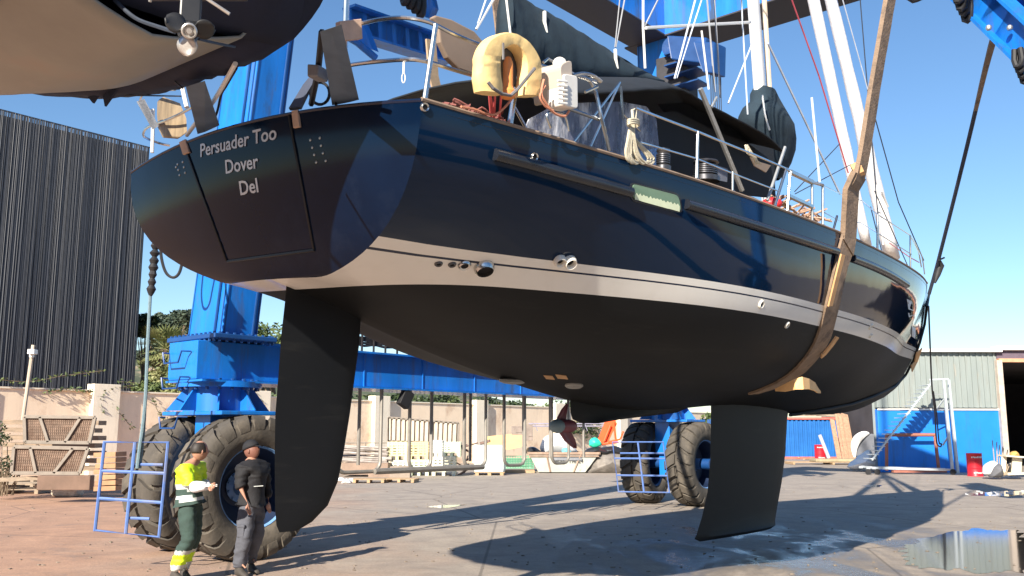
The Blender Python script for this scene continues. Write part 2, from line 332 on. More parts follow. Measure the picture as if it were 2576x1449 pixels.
def section(t, n1=12, n2=12):
    ys = max(sp(KN, H['ys'], t), 0); zs = sp([0, .35, .7, 1], H['zs'], t); yw = max(sp(KN, H['yw'], t), 0); zk = sp([0, .15, .35, .55, .75, .9, 1], H['zk'], t)
    if t > .9999: ys = yw = 0
    a = H['ov']; A = V((H['e'] + (H['L'] - H['e']) * t, ys, zs)); B = V((a + (H['L'] - H['bowl'] - a) * t, yw, 0)); C = V((a + (H['L'] - H['bowl'] - H['ff'] - a) * t, 0, zk))
    la = (A - B).length; lb = max((B - C).length, 1e-6); TA = V((0, -.02, -1)) * la
    T = ((B - A) / la * lb / (la + lb) + (C - B) / lb * la / (la + lb)).normalized(); TC = V((0, -1, -.25 - .5 * t * t)).normalized()
    if yw < 1e-3: TC = (C - B) / lb
    def he(p, q, a, b, u): return (2*u**3 - 3*u*u + 1) * p + (u**3 - 2*u*u + u) * a + (-2*u**3 + 3*u*u) * q + (u**3 - u*u) * b
    P = [he(A, B, TA * (.9 + .40 * max(0, 1 - t / .2)) + V((0, .12 * max(0, 1 - t / .2), 0)), T * la, k / n1) for k in range(n1)] + [he(B, C, T * lb * 1.1, TC * lb, k / n2) for k in range(n2 + 1)]
    for p in P: p.y = max(p.y, 0)
    P[-1].y = 0
    return P
def tmap(y, z):      # the bulged transom: x of the surface at (y, z)
    s = 1 - min(max(z / 1.076, 0), 1); half = .8 + 1.25 * (min(max(z, 0), 1.08) / 1.08) ** .8
    return .328 * s + .039 * (1 - s) - .16 * max(0, 1 - (y / half) ** 2) * (.4 + .6 * (1 - s))
hullm = bpy.data.materials.new('hull_paint'); hullm.use_nodes = True
def hull_paint(m, mode='hull'):
    n = m.node_tree.nodes; l = m.node_tree.links; b = n['Principled BSDF']; tc = n.new('ShaderNodeTexCoord'); sx = n.new('ShaderNodeSeparateXYZ'); l.new(tc.outputs['Object'], sx.inputs[0])
    def M_(op, *a):
        x = n.new('ShaderNodeMath'); x.operation = op
        for i, v in enumerate(a):
            if isinstance(v, (int, float)): x.inputs[i].default_value = v
            else: l.new(v, x.inputs[i])
        return x.outputs[0]
    def mx(f, a, b_):
        x = n.new('ShaderNodeMix'); x.data_type = 'RGBA'
        if isinstance(f, float): x.inputs[0].default_value = f
        else: l.new(f, x.inputs[0])
        for i, v in ((6, a), (7, b_)):
            if isinstance(v, tuple): x.inputs[i].default_value = (*v, 1)
            else: l.new(v, x.inputs[i])
        return x.outputs[2]
    z = sx.outputs[2]; x = sx.outputs[0]
    zt = M_('ADD', .222, M_('MULTIPLY', x, .0)) 
    isbot = M_('LESS_THAN', z, M_('MULTIPLY', M_('POWER', M_('MAXIMUM', M_('SUBTRACT', 1.7, x), 0.0), 2.2), -.055)); isnavy = M_('GREATER_THAN', z, zt)
    pin = M_('MULTIPLY', M_('GREATER_THAN', z, .146), M_('LESS_THAN', z, .160))
    nz = n.new('ShaderNodeTexNoise'); nz.inputs['Scale'].default_value = 1.5; nz.inputs['Detail'].default_value = 8; l.new(tc.outputs['Object'], nz.inputs['Vector'])
    mp = n.new('ShaderNodeMapping'); mp.inputs['Scale'].default_value = (3, 3, .6); l.new(tc.outputs['Object'], mp.inputs[0]); ns = n.new('ShaderNodeTexNoise'); ns.inputs['Scale'].default_value = 2; ns.inputs['Detail'].default_value = 7; l.new(mp.outputs[0], ns.inputs['Vector'])
    grime = n.new('ShaderNodeMapRange'); grime.inputs[1].default_value = .5; grime.inputs[2].default_value = .8; grime.inputs[3].default_value = 0; grime.inputs[4].default_value = .12; l.new(ns.outputs[0], grime.inputs[0])
    wh = mx(grime.outputs[0], (.80, .78, .73), (.5, .45, .38)); wh = mx(pin, wh, (.012, .02, .05))
    bot = mx(M_('MULTIPLY', nz.outputs[0], 1.0), (.004, .0052, .0068), (.009, .0095, .0105)) if mode == 'hull' else mx(nz.outputs[0], (.004, .0052, .0068), (.009, .0095, .011))
    mp2 = n.new('ShaderNodeMapping'); mp2.inputs['Scale'].default_value = (.5, .5, 3.5); l.new(tc.outputs['Object'], mp2.inputs[0]); n3 = n.new('ShaderNodeTexNoise'); n3.inputs['Scale'].default_value = 2.4; n3.inputs['Detail'].default_value = 11; n3.inputs['Roughness'].default_value = .72; l.new(mp2.outputs[0], n3.inputs['Vector'])
    sc3 = n.new('ShaderNodeMapRange'); sc3.inputs[1].default_value = .55; sc3.inputs[2].default_value = .75; sc3.inputs[4].default_value = .7; l.new(n3.outputs[0], sc3.inputs[0]); bot = mx(sc3.outputs[0], bot, (.022, .022, .021))
    navy = mx(nz.outputs[0], (.0025, .013, .038), (.004, .018, .050))
    c = mx(isbot, mx(isnavy, wh, navy), bot)
    if mode != 'hull': c = bot
    l.new(c, b.inputs['Base Color'])
    r = M_('ADD', M_('MULTIPLY', isbot, .46), M_('ADD', .06, M_('MULTIPLY', M_('SUBTRACT', 1.0, isnavy), .12)))
    if mode != 'hull': b.inputs['Roughness'].default_value = .55
    else: l.new(r, b.inputs['Roughness'])
    b.inputs['Specular IOR Level'].default_value = .24 if mode == 'hull' else .25
    w_ = n.new('ShaderNodeTexNoise'); w_.inputs['Scale'].default_value = 1.1; w_.inputs['Detail'].default_value = 2; l.new(tc.outputs['Object'], w_.inputs['Vector'])
    bm_ = n.new('ShaderNodeBump'); bm_.inputs['Strength'].default_value = .12; bm_.inputs['Distance'].default_value = .05; l.new(w_.outputs[0], bm_.inputs['Height']); l.new(bm_.outputs[0], b.inputs['Normal'])
hull_paint(hullm); foul = bpy.data.materials.new('antifouling'); foul.use_nodes = True; hull_paint(foul, 'b')
navy = mat('navy_gelcoat', (.005, .012, .035), .08, var=.1, spec=.5)
teak = mat('teak', (.26, .19, .14), .7, var=.25, scale=5, stretch=(1, 8, 8))
ts = [i / 40 for i in range(37)] + [.92, .94, .96, .975, .988, .996, 1.0]
SEC = [section(t) for t in ts]
m = MB(); 
rows = [[V((p.x, -p.y, p.z)) for p in S] + [p.copy() for p in S[::-1][1:]] for S in SEC]
m.grid(rows); hull = m.build('hull', hullm, yacht, local=True, smooth=2)
bvh = BVHTree.FromPolygons([tuple(p) for p in m.v], m.f)
# transom
navy_t = mat('transom_navy', (.0015, .008, .026), .10, var=.15, spec=.16, col2=(.006, .014, .035), c2amt=.3, scale=1.5)
def tpt(y, z): return V((tmap(y, z), y, z))
m = MB(); S0 = SEC[0]; rows = []
for p in S0:
    r_ = []
    for k in range(17):
        c = -1 + k / 8; y = p.y * c; zz = p.z + (.10 * (1 - c * c) * (p.z / 1.076) ** 3 if p.z > 0 else 0); bul = .16 * (1 - c * c) * (.4 + .6 * max(p.z, 0) / 1.076)
        r_.append(V((p.x - bul, y, zz)))
    rows.append(r_)
tcap = rows[0]
m.grid(rows); m.build('transom', navy_t, yacht, local=True, smooth=2); tbvh = BVHTree.FromPolygons([tuple(p) for p in m.v], m.f)
# deck
m = MB(); rows = []
for S in SEC:
    p = S[0]; rows.append([V((p.x, p.y * c, p.z - .05 + .10 * (1 - c * c))) for c in [-1, -.7, -.35, 0, .35, .7, 1]])
rows[0] = [V((p.x + .03, p.y, p.z)) for p in rows[0]]
m.grid(rows); m.build('deck', mat('deck_teak', (.34, .24, .15), .7, stretch=(1, 12, 1)), yacht, local=True)
m = MB()
for sg in (-1, 1): m.tube([V((S[0].x, S[0].y * sg, S[0].z + .008)) for S in SEC], .015, 6)
m.build('toe_rail', teak, yacht, local=True)
m = MB(); m.tube([r_ + V((.005, 0, .0)) for r_ in tcap], .014, 6); m.build('transom_cap', navy, yacht, local=True)
def bray(x, y): d = ray(x, y); o = BI @ O; return o, (BI.to_3x3() @ d).normalized()
def bp(x, y, yl=None, xl=None):      # where the sight line of a photo point crosses a plane of the boat
    o, d = bray(x, y); t = ((yl - o.y) / d.y) if yl is not None else ((xl - o.x) / d.x); return o + d * t
def hp(x, y, off=0.):                # ... and where it meets the hull
    o, d = bray(x, y); h = bvh.ray_cast(o, d); h2 = tbvh.ray_cast(o, d)
    if h2[0] is not None and (h[0] is None or h2[3] < h[3]): h = h2
    if h[0] is None: return None
    nn = h[1] if h[1].dot(d) < 0 else -h[1]
    return h[0] + nn * off
def hpn(x, y):
    for k in range(60):
        a = k * 2.4; r = k * .45; o, d = bray(x + r * cos(a), y + r * sin(a)); h = bvh.ray_cast(o, d)
        if h[0] is not None and h[0].y < .05: break
    if h[0] is None: raise RuntimeError('off the hull %s %s' % (x, y))
    if k > 8: print('MISS', x, y, k)
    nn = h[1] if h[1].dot(d) < 0 else -h[1]; return h[0], nn
def W(p): return BM @ V(p)
YB = dict(parent=yacht, local=True)
# door seams and name on the transom
seam = mat('seam', (.004, .005, .008), .5); silver = mat('silver_letters', (.55, .56, .60), .4, .3, var=.05)
m = MB()
def seamline(a, b_):
    pts = []
    for k in range(9):
        q = hp(a[0] + (b_[0] - a[0]) * k / 8, a[1] + (b_[1] - a[1]) * k / 8, .003)
        if q is not None: pts.append(q)
    if len(pts) > 1: m.tube(pts, .013, 5)
for a, b_ in (((470, 380), (571, 655)), ((728, 290), (790, 625)), ((573, 657), (792, 628))): seamline(a, b_)
m.build('door_seam', seam, **YB)
def bptx(x, y):      # mean transom plane near the lettering
    o, d = bray(x, y); h = tbvh.ray_cast(o, d); return h[0]
def lettering(s, p0, p1, hgt, name='lettering', mtl=silver):
    cu = bpy.data.curves.new('t', 'FONT'); cu.body = s; cu.size = 1; cu.extrude = 0; cu.resolution_u = 3; cu.space_character = 1.0; cu.offset = .012
    ob = bpy.data.objects.new('t', cu); COL.objects.link(ob); bpy.context.view_layer.update()
    me = bpy.data.meshes.new_from_object(ob.evaluated_get(bpy.context.evaluated_depsgraph_get())); vs = [v.co.copy() for v in me.vertices]; fs = [tuple(p.vertices) for p in me.polygons]
    bpy.data.objects.remove(ob); bpy.data.curves.remove(cu); bpy.data.meshes.remove(me)
    xs = [v.x for v in vs]; x0, x1 = min(xs), max(xs); return vs, fs, x0, x1
def text_transom(s, p0, p1, hz):
    vs, fs, x0, x1 = lettering(s, 0, 0, 0); A_, B_ = bptx(*p0), bptx(*p1); ym = (A_.y + B_.y) / 2; out = []
    wdt = abs(A_.y - B_.y); zb = (A_.z + B_.z) / 2
    for v in vs:
        y = A_.y + (B_.y - A_.y) * (v.x - x0) / (x1 - x0); z = A_.z + (B_.z - A_.z) * (v.x - x0) / (x1 - x0) + v.y / .70 * hz
        o_ = V((-3, y, z)); h = tbvh.ray_cast(o_, V((1, 0, 0))); out.append(V((h[0].x - .005, y, z)) if h[0] is not None else V((tmap(y, z), y, z)))
    m = MB(); m.add(out, fs); m.build('lettering', silver, solid=.004, **YB)
text_transom('Persuader Too', (506, 395), (697, 350), .108)
text_transom('Dover', (570, 437), (652, 422), .108)
text_transom('Del', (607, 491), (652, 483), .108)
# bolts where the davits are fixed
bolt = mat('bolt_steel', (.4, .4, .4), .3, .9)
for pts in ([(447, 413), (460, 407), (449, 427), (463, 420), (452, 440), (466, 434), (443, 398 + 22)], [(781, 352), (805, 347), (786, 371), (808, 366), (791, 389), (813, 385), (796, 408), (820, 404)]):
    for p in pts[:8]:
        q = hp(*p, .002)
        if q is not None: m = MB(); m.ball(q, .012, 8, (.5, 1, 1)); m.build('bolt', bolt, **YB)
block = mat('wood_block', (.52, .36, .25), .75, var=.2, scale=8)
for pl in (((735, 279), (751, 276), (756, 320), (740, 323), ), ((452, 358), (468, 350), (478, 384), (462, 390))):
    P4 = [hp(x, y, .02) or bp(x, y, xl=-.1) for x, y in pl]; m = MB(); m.prism([bp(x, y, xl=min(p.x for p in P4) + .012) for x, y in pl], V((.022, 0, 0))); m.build('wood_pad', block, bevel=.006, **YB)
# rubbing strake: two runs, stopped for the window and the sling
strake = mat('black_strake', (.015, .018, .026), .25, spec=.6)
def strake_run(P):
    pts = []
    for x, y in P:
        q, nn = hpn(x, y); pts.append(q + nn * .02)
    m = MB(); m.tube(curve_pts(pts, 6), .045, 10); return m.build('rubbing_strake', strake, smooth=True, **YB)
strake_run([(1241, 388), (1330, 412), (1420, 437), (1510, 462), (1583, 483)])
strake_run([(1722, 513), (1800, 537), (1880, 562), (1960, 587), (2030, 609), (2075, 624), (2100, 632)])
strake_run([(2141, 649), (2190, 668), (2240, 692), (2278, 716)])
m = MB()
def hquad(P, off=.006, th=.02):
    c = [hpn(x, y) for x, y in P]; nn = sum((b_ for a, b_ in c), V()).normalized(); return [a + b_ * off for a, b_ in c], nn
def rounded(x0, y0, x1, y1, x2, y2, x3, y3, r=.18, n=4):
    Q = [V((x0, y0, 0)), V((x1, y1, 0)), V((x2, y2, 0)), V((x3, y3, 0))]; o = []
    for i in range(4):
        a, b_, c = Q[i-1], Q[i], Q[(i+1) % 4]; rr = r * min((a - b_).length, (c - b_).length) * 1.6
        p = b_ + (a - b_).normalized() * rr; q = b_ + (c - b_).normalized() * rr
        for k in range(n + 1): t = k / n; v = (1-t)**2 * p + 2*t*(1-t) * b_ + t*t * q; o.append((v.x, v.y))
    return o
wp = rounded(1588, 462, 1703, 492, 1710, 532, 1590, 500)
frm = rounded(1583, 457, 1708, 487, 1716, 538, 1585, 505)
P1, nn = hquad(frm, .004); m = MB(); m.prism(P1, nn * .012); win = m.build('hull_window', strake, **YB); WM[win] = BM
P2, nn = hquad(wp, .014); m = MB(); m.prism(P2, nn * .008); m.build('pane', mat('green_glass', (.17, .28, .19), .08, var=.1, spec=.7), win, local=True)
m = MB(); cur = mat('curtain_fabric', (.70, .78, .55), .8, var=.1)
zig = []; 
for k in range(27):
    t = k / 26; x = 1593 + 112 * t; yb = 503 - 2 + 31 * t; yt = 482 + 31 * t - (5 if k % 2 else 1) + random.uniform(-2, 2); zig.append(((x, yt + 6), (x, yb)))
for a, b_ in zip(zig, zig[1:]):
    q, nn = hquad([a[0], b_[0], b_[1], a[1]], .021); m.add(q, [(0, 1, 2, 3)])
m.build('curtain', cur, win, local=True)
# through-hull fittings
chrome = steel; hole = mat('dark_hole', (.01, .01, .012), .8)
def fitting(x, y, r, mt, name='through_hull', depth=.02, hr=.55):
    q, nn = hpn(x, y); M = Matrix.Translation(q) @ nn.to_track_quat('Z', 'Y').to_matrix().to_4x4()
    m = MB(); m.lathe([(r * hr, -.01), (r * hr, depth * .7), (r * .8, depth), (r, depth * .5), (r, 0)], M, 16); o_ = m.build(name, mt, smooth=True, **YB); WM[o_] = BM
    m = MB(); m.lathe([(.0005, depth * .3), (r * hr, depth * .3)], M, 16); m.build('opening', hole, o_, local=True)
grille = mat('grey_plastic', (.10, .10, .10), .5); wpl = mat('white_plastic', (.78, .75, .66), .4)
fitting(1103, 662, .034, grille); fitting(1137, 664, .034, grille); fitting(1168, 665, .055, chrome, depth=.03); fitting(1217, 670, .085, chrome, depth=.06, hr=.8)
fitting(1407, 653, .055, wpl, depth=.05); fitting(1431, 656, .06, wpl, depth=.06)
for x, y, r in ((1914, 765, .045), (1979, 817, .04), (2190, 821, .045), (2190, 844, .035), (1343, 394, .035), (1067, 270, .035)): fitting(x, y, r, wpl if x > 1500 else chrome, depth=.02)
# zinc anodes and transducer under the hull
bare = mat('bare_patch', (.45, .27, .14), .8)
for P_ in (((1367, 943), (1390, 945), (1396, 954), (1374, 952)), ((1397, 941), (1424, 944), (1429, 953), (1403, 951))):
    q, nn = hquad(P_, .004); m = MB(); m.prism(q, nn * .006); m.build('unpainted_patch', bare, **YB)
fitting(1444, 968, .10, mat('grey_anode', (.28, .28, .27), .5), 'transducer', .03, .1)
for x, y in ((1290, 958), ):
    q, nn = hpn(x, y); m = MB(); m.ball(q, .1, 10, (2.2, .8, .4)); m.build('anode', mat('grey_anode', (.28, .28, .27), .5), smooth=True, **YB)
# faint registration marks on the bow
dec = mat('pale_decal', (.55, .62, .70), .4)
for P_ in (((2281, 752), (2293, 757), (2298, 782), (2285, 778)), ((2284, 786), (2299, 792), (2301, 802), (2286, 797)), ((2293, 820), (2303, 826), (2302, 852), (2293, 846))):
    try: q, nn = hquad(P_, .004); m = MB(); m.prism(q, nn * .002); m.build('bow_decal', dec, **YB)
    except Exception: pass
# ---------------------------------------------------------------- keel, rudder, skeg, propeller
def foil(name, levels, m_=foul, n=14):     # levels: (x_le, x_te, half thickness, z)
    m = MB(); rows = []
    for xl, xt, th, z in levels:
        r_ = []
        for k in range(n * 2):
            a = pi * k / n; u = (1 - cos(a)) / 2; y = th * 2.6 * (sqrt(max(u, 0)) - u) * (1 if k < n else -1) if True else 0
            # u: 0 at leading edge (forward) to 1 at trailing edge
            r_.append(V((xl + (xt - xl) * u, y, z)))
        rows.append(r_)
    m.grid(rows, True); N = len(m.v); m.f += [tuple(range(2 * n)), tuple(range(N - 2 * n, N))]; m.mi += [0, 0]
    return m.build(name, m_, smooth=True, **YB)
def P0(x, y): return bp(x, y, yl=0)
# rudder outline in the photograph, left (trailing) and right (leading) edges top to bottom
rt = [((722, 700), (912, 700)), ((716, 770), (908, 775)), ((706, 860), (903, 860)), ((700, 950), (893, 930)), ((692, 1050), (880, 1030)), ((690, 1150), (866, 1115)), ((690, 1240), (851, 1190)), ((691, 1300), (825, 1255)), ((695, 1330), (785, 1305)), ((703, 1342), (748, 1332))]
lv = []
for a, b_ in rt:
    A_, B_ = P0(*a), P0(*b_); z = (A_.z + B_.z) / 2; lv.append((B_.x, A_.x, .13 * (B_.x - A_.x) / 2 * 1.3, z))
foil('rudder', lv)
kt = [((1788, 1000), (1986, 1000)), ((1788, 1060), (1978, 1050)), ((1787, 1150), (1972, 1150)), ((1780, 1230), (1962, 1220)), ((1766, 1290), (1951, 1280)), ((1752, 1330), (1944, 1322))]
lv = []
for a, b_ in kt:
    A_, B_ = P0(*a), P0(*b_); z = (A_.z + B_.z) / 2; lv.append((B_.x, A_.x, .10 + .02 * len(lv), z))
x1_, x2_, t_, z_ = lv[-1]; lv.append((x1_ - .02, x2_ - .05, t_ + .05, z_ - .05)); lv.append((x1_ - .12, x2_ + .1, t_ - .03, z_ - .10)); foil('keel', lv)
sk = [((1432, 990), (1800, 990)), ((1435, 1030), (1700, 1044)), ((1440, 1062), (1560, 1048)), ((1462, 1071), (1500, 1058))]
lv = []
for a, b_ in sk:
    A_, B_ = P0(*a), P0(*b_); z = (A_.z + B_.z) / 2; lv.append((B_.x, A_.x, .11, z))
foil('skeg', lv)
# propeller: two broad folded blades on a boss with a grey cone
redb = mat('red_brown_bronze', (.17, .045, .06), .45, var=.2)
pc = P0(1418, 1072); pr = MB(); pr.lathe([(.0, -.16), (.055, -.13), (.075, -.02), (.075, .12), (.06, .18), (0, .2)], Matrix.Translation(pc) @ Matrix.Rotation(pi/2, 4, 'Y'), 14); prop = pr.build('propeller', redb, smooth=True, **YB); WM[prop] = BM
def blade(pix, yo):
    L_, R_ = pix; rows = []
    for (a, b_) in zip(L_, R_):
        A_, B_ = P0(*a), P0(*b_); rows.append([A_ + V((0, yo, 0)), A_.lerp(B_, .33) + V((.02, yo + .025, 0)), A_.lerp(B_, .66) + V((.02, yo + .025, 0)), B_ + V((0, yo, 0))])
    m = MB(); m.grid(rows); m.build('blade', redb, prop, local=True, solid=.02, smooth=2)
blade(([(1430, 1016), (1418, 1030), (1407, 1050), (1404, 1068)], [(1431, 1018), (1430, 1035), (1428, 1050), (1424, 1070)]), .02)
blade(([(1404, 1072), (1406, 1090), (1418, 1108), (1432, 1120), (1442, 1127)], [(1424, 1072), (1434, 1088), (1443, 1104), (1447, 1118), (1447, 1127)]), -.02)
m = MB(); m.ball(P0(1402, 1072), .09, 12, (1.3, .9, .9)); m.build('spinner', mat('grey_zinc', (.16, .22, .24), .5), prop, local=True, smooth=True)
# ---------------------------------------------------------------- rig and deck gear fixed to the yacht
alu = mat('white_mast', (.80, .80, .78), .3, var=.05); sailw = mat('furled_sail', (.85, .85, .86), .75, var=.06, scale=8, stretch=(1, 1, .3), bump=.3)
cov = mat('dark_sail_cover', (.014, .030, .045), .85, var=.3, scale=2.5, bump=.5, bscale=6); covb = mat('awning_fabric', (.008, .012, .018), .8, var=.3, scale=2, bump=.3, bscale=5)
def up_line(a, b_, yl, z1):      # line of the photo points a (low) and b_, in the plane y=yl, carried on up to boat height z1
    A_, B_ = bp(*a, yl=yl), bp(*b_, yl=yl); d = B_ - A_; return A_, A_ + d * ((z1 - A_.z) / d.z)
A_, B_ = up_line((1913, 250), (1895, 0), 0, 23.)
base = A_ + (A_ - B_).normalized() * ((A_.z - 1.35) / 1.0); mastp = A_
m = MB(); rows = []
for P in (base, B_):
    rows.append([P + V((.14 * cos(2 * pi * k / 20), .085 * sin(2 * pi * k / 20), 0)) for k in range(20)])
m.grid(rows, True); m.build('mast', alu, smooth=True, **YB); MT = B_
a, b_ = bp(1937, 252, yl=-.02), bp(1922, 0, yl=-.02); m = MB(); m.tube([a - (b_ - a) * .2, a + (b_ - a) * 3.4], .045, 8); m.build('spinnaker_pole', mat('cream_pole', (.66, .55, .42), .4), smooth=True, **YB)
def sail_roll(name, a, b_, c, r0, r1, z1):
    A_ = bp(*a, yl=0); B_ = bp(*b_, yl=0); C_ = bp(*c, yl=0); d = C_ - B_; T_ = C_ + d * ((z1 - C_.z) / d.z); n = 46; pts = []; rr = []
    for k in range(n):
        t = k / (n - 1); pts.append(A_.lerp(T_, t)); rr.append((r0 + (r1 - r0) * min(t * 3, 1)) * (1 + .16 * noise.noise(V((k * .9, r0 * 50, 0))) ))
    m = MB(); m.tube(pts, rr, 10); m.build(name, sailw, smooth=2, **YB)
sail_roll('furled_staysail', (2180, 617), (2146, 425), (2053, 0), .10, .105, 17)
sail_roll('furled_genoa', (2245, 650), (2184, 400), (2089, 0), .15, .10, 21)
def wire(P, yl, r=.008, mt=steel, name='shroud', ext=0., zz=None):
    yls = yl if isinstance(yl, (list, tuple)) else [yl] * len(P); pts = [bp(*p, yl=q) for p, q in zip(P, yls)]
    if ext: pts.append(pts[-1] + (pts[-1] - pts[-2]) * ext)
    m = MB(); m.tube(pts, r, 5); return m.build(name, mt, **YB)
grey_r = mat('grey_line', (.35, .36, .38), .6); pale_r = mat('pale_blue_line', (.60, .66, .75), .6); red_r = mat('red_line', (.55, .09, .12), .7); dark_r = mat('dark_line', (.03, .04, .06), .6)
for P, yl, r, mt, nm in (
    (((2113, 488), (1932, 109)), -1.0, .016, pale_r, 'running_line'), (((1832, 260), (1890, 115)), -.5, .012, pale_r, 'running_line'), (((1881, 288), (1865, 0)), -.9, .010, pale_r, 'shroud'),
    (((1799, 232), (1779, 0)), -1.4, .010, grey_r, 'shroud'), (((1813, 246), (1797, 0)), -1.3, .010, grey_r, 'shroud'), (((1697, 198), (1749, 0)), -1.2, .011, pale_r, 'topping_lift'), (((1702, 197), (1765, 0)), -1.2, .009, pale_r, 'topping_lift'),
    (((2183, 225), (2120, 0)), -.3, .010, pale_r, 'halyard'), (((2210, 560), (2183, 232), (2164, 0)), -.2, .011, dark_r, 'inner_stay'), (((2324, 655), (2260, 508), (2197, 281)), 0, .012, dark_r, 'forestay'),
    (((2134, 435), (2060, 190), (1992, 0)), -.8, .012, red_r, 'halyard'), (((2190, 520), (2220, 640), ), -.1, .011, dark_r, 'inner_stay'), (((2285, 672), (2200, 480)), -.3, .010, dark_r, 'stay'),
    (((1623, 172), (1618, 70), (1618, 0)), -.9, .014, alu, 'backstay_rod'), (((1625, 70), (1700, 66), (1888, 56)), -.5, .022, alu, 'spreader'), (((1622, 66), (1655, 0)), -.9, .010, grey_r, 'shroud'),
    (((1549, 119), (1571, 0)), -.3, .009, grey_r, 'lazy_jack'), (((1547, 119), (1559, 0)), -.3, .007, grey_r, 'lazy_jack'), (((1783, 225), (1765, 77)), -1.5, .011, alu, 'whip_aerial'), (((2062, 458), (2042, 245)), -1.3, .016, pale_r, 'whip_aerial'),
    (((1198, 74), (1241, 0)), -1.2, .011, alu, 'backstay'), (((1202, 60), (1222, 0)), -1.2, .008, pale_r, 'backstay'), (((1274, 112), (1284, 84), (1274, 0)), -1.95, .009, alu, 'backstay_tail'),
    (((1443, 358), (1560, 207)), -1.9, .010, steel, 'arch_strut'), (((1483, 374), (1558, 210)), -1.85, .010, steel, 'arch_strut'), (((1568, 300), (1562, 217)), -1.9, .012, steel, 'arch_strut'), (((1610, 330), (1568, 288), ), -1.9, .009, steel, 'arch_strut'),
    (((1999, 482), (2112, 362)), -1.0, .008, dark_r, 'guy'), (((2000, 488), (2140, 414)), -1.0, .008, dark_r, 'guy'), (((1867, 479), (1762, 223)), -1.9, .028, galv, 'awning_pole'), (((1790, 270), (1803, 245)), -1.85, .016, galv, 'awning_brace'), (((1930, 505), (1975, 370)), -1.9, .02, galv, 'awning_pole')):
    wire(P, yl, r, mt, nm, ext=(3 if P[-1][1] == 0 else 0))
# stern rail
def rail(P, yl, r=.016, name='stern_rail', mt=steel, n=5):
    yls = yl if isinstance(yl, (list, tuple)) else [yl] * len(P); m = MB(); m.tube(curve_pts([bp(*p, yl=q) for p, q in zip(P, yls)], n), r, 8); return m.build(name, mt, smooth=True, **YB)
rail([(848, 72), (905, 60), (960, 48), (1020, 45), (1080, 56), (1140, 85), (1200, 110), (1280, 138), (1360, 165), (1430, 186), (1470, 195), (1490, 212), (1502, 245), (1514, 300), (1533, 380)], [-1.15, -1.35, -1.55, -1.75, -1.88, -1.95, -1.99, -2.02, -2.06, -2.1, -2.12, -2.13, -2.15, -2.18, -2.2])
rail([(845, 172), (905, 160), (1015, 150), (1070, 154), (1140, 175), (1250, 208), (1330, 238), (1400, 262), (1506, 300)], [-1.15, -1.35, -1.75, -1.88, -1.94, -2.0, -2.04, -2.08, -2.15])
rail([(1096, 62), (1068, 255)], -1.93, .019, 'stanchion'); rail([(873, -30), (862, 258)], [-1.2, -1.2], .022, 'stern_pole'); rail([(1296, 225), (1283, 312)], -2.05, .022, 'stanchion'); rail([(1290, 262), (1325, 326)], -2.05, .012, 'stanchion_brace')
rail([(1386, 322), (1376, 294), (1384, 282), (1420, 290), (1432, 330)], -1.6, .012, 'seat_rail')
# port quarter rail
def prail(P, xl, r=.014, name='stern_rail', mt=steel): m = MB(); m.tube(curve_pts([bp(*p, xl=q) for p, q in zip(P, xl)], 5), r, 8); return m.build(name, mt, smooth=True, **YB)
prail([(505, 257), (470, 278), (425, 300), (375, 318), (362, 332), (366, 346), (400, 360), (428, 366)], [.15, .2, .25, .35, .45, .6, .8, .9])
prail([(440, 225), (380, 228), (358, 240), (354, 256), (368, 270), (380, 278)], [.15, .25, .4, .5, .6, .7], .014)
prail([(385, 275), (384, 340), (383, 384)], [.2, .2, .2], .017, 'stanchion', alu); prail([(458, 216), (470, 270)], [0, 0], .02, 'stern_pole', alu)
prail([(592, 160), (540, 250), (500, 300), (470, 340)], [-.7, -.35, -.1, 0], .018, 'davit_stay', alu)
prail([(595, 172), (570, 215), (556, 240), (545, 285), (525, 322)], [-.6, -.4, -.25, -.1, .05], .010, 'cable', dark)
# davit arms of bare plate, one at each quarter
dav = mat('davit_plate', (.13, .18, .25), .4, .2, var=.25, scale=3)
def plate(P, xl, th, name, mt): m = MB(); m.prism([bp(*p, xl=q) for p, q in zip(P, xl)], V((0, th, 0)) if abs(th) else V((0, .1, 0))); return m.build(name, mt, bevel=.008, **YB)
plate([(478, 215), (504, 207), (543, 318), (506, 335)], [-.75, -.75, 0, 0], .12, 'davit', dav)
plate([(818, 75), (846, 66), (892, 254), (862, 260), (846, 262)], [-.85, -.85, 0, 0, 0], .10, 'davit', dav)
m = MB(); q = [bp(x, y, xl=-.4) for x, y in ((801, 95), (798, 180), (783, 262), (790, 262), (806, 180), (812, 90))]; m.tube([bp(810, 80, xl=-.6), bp(800, 180, xl=-.3), bp(783, 262, xl=0)], .022, 6); m.tube([bp(850, 75, xl=-.6), bp(845, 262, xl=0)], .014, 6); m.build('davit_frame', dark, **YB)
m = MB(); m.prism([bp(*p, xl=.05) for p in ((728, 275), (765, 215), (790, 185), (800, 195), (775, 235), (757, 272))], V((.05, .05, 0))); m.build('davit_brace', mat('blue_grey_canvas', (.06, .075, .12), .7), **YB)
m = MB(); c0 = bp(805, 235, xl=.1); m.tube([bp(805 + 24 * cos(t), 235 + 28 * sin(t), xl=.1) for t in [2 * pi * k / 18 for k in range(18)]], .012, 6, closed=True); m.build('cable', dark, smooth=True, **YB)
m = MB(); m.prism([bp(*p, xl=-.35) for p in ((786, 168), (815, 170), (812, 200), (786, 200))], V((.12, .04, 0))); m.build('junction_box', mat('grey_box', (.2, .2, .21), .6), bevel=.01, **YB)
plate([(345, 255), (361, 249), (398, 318), (385, 325)], [.1, .1, .1, .1], .03, 'solar_panel', mat('grey_panel', (.22, .23, .25), .4))
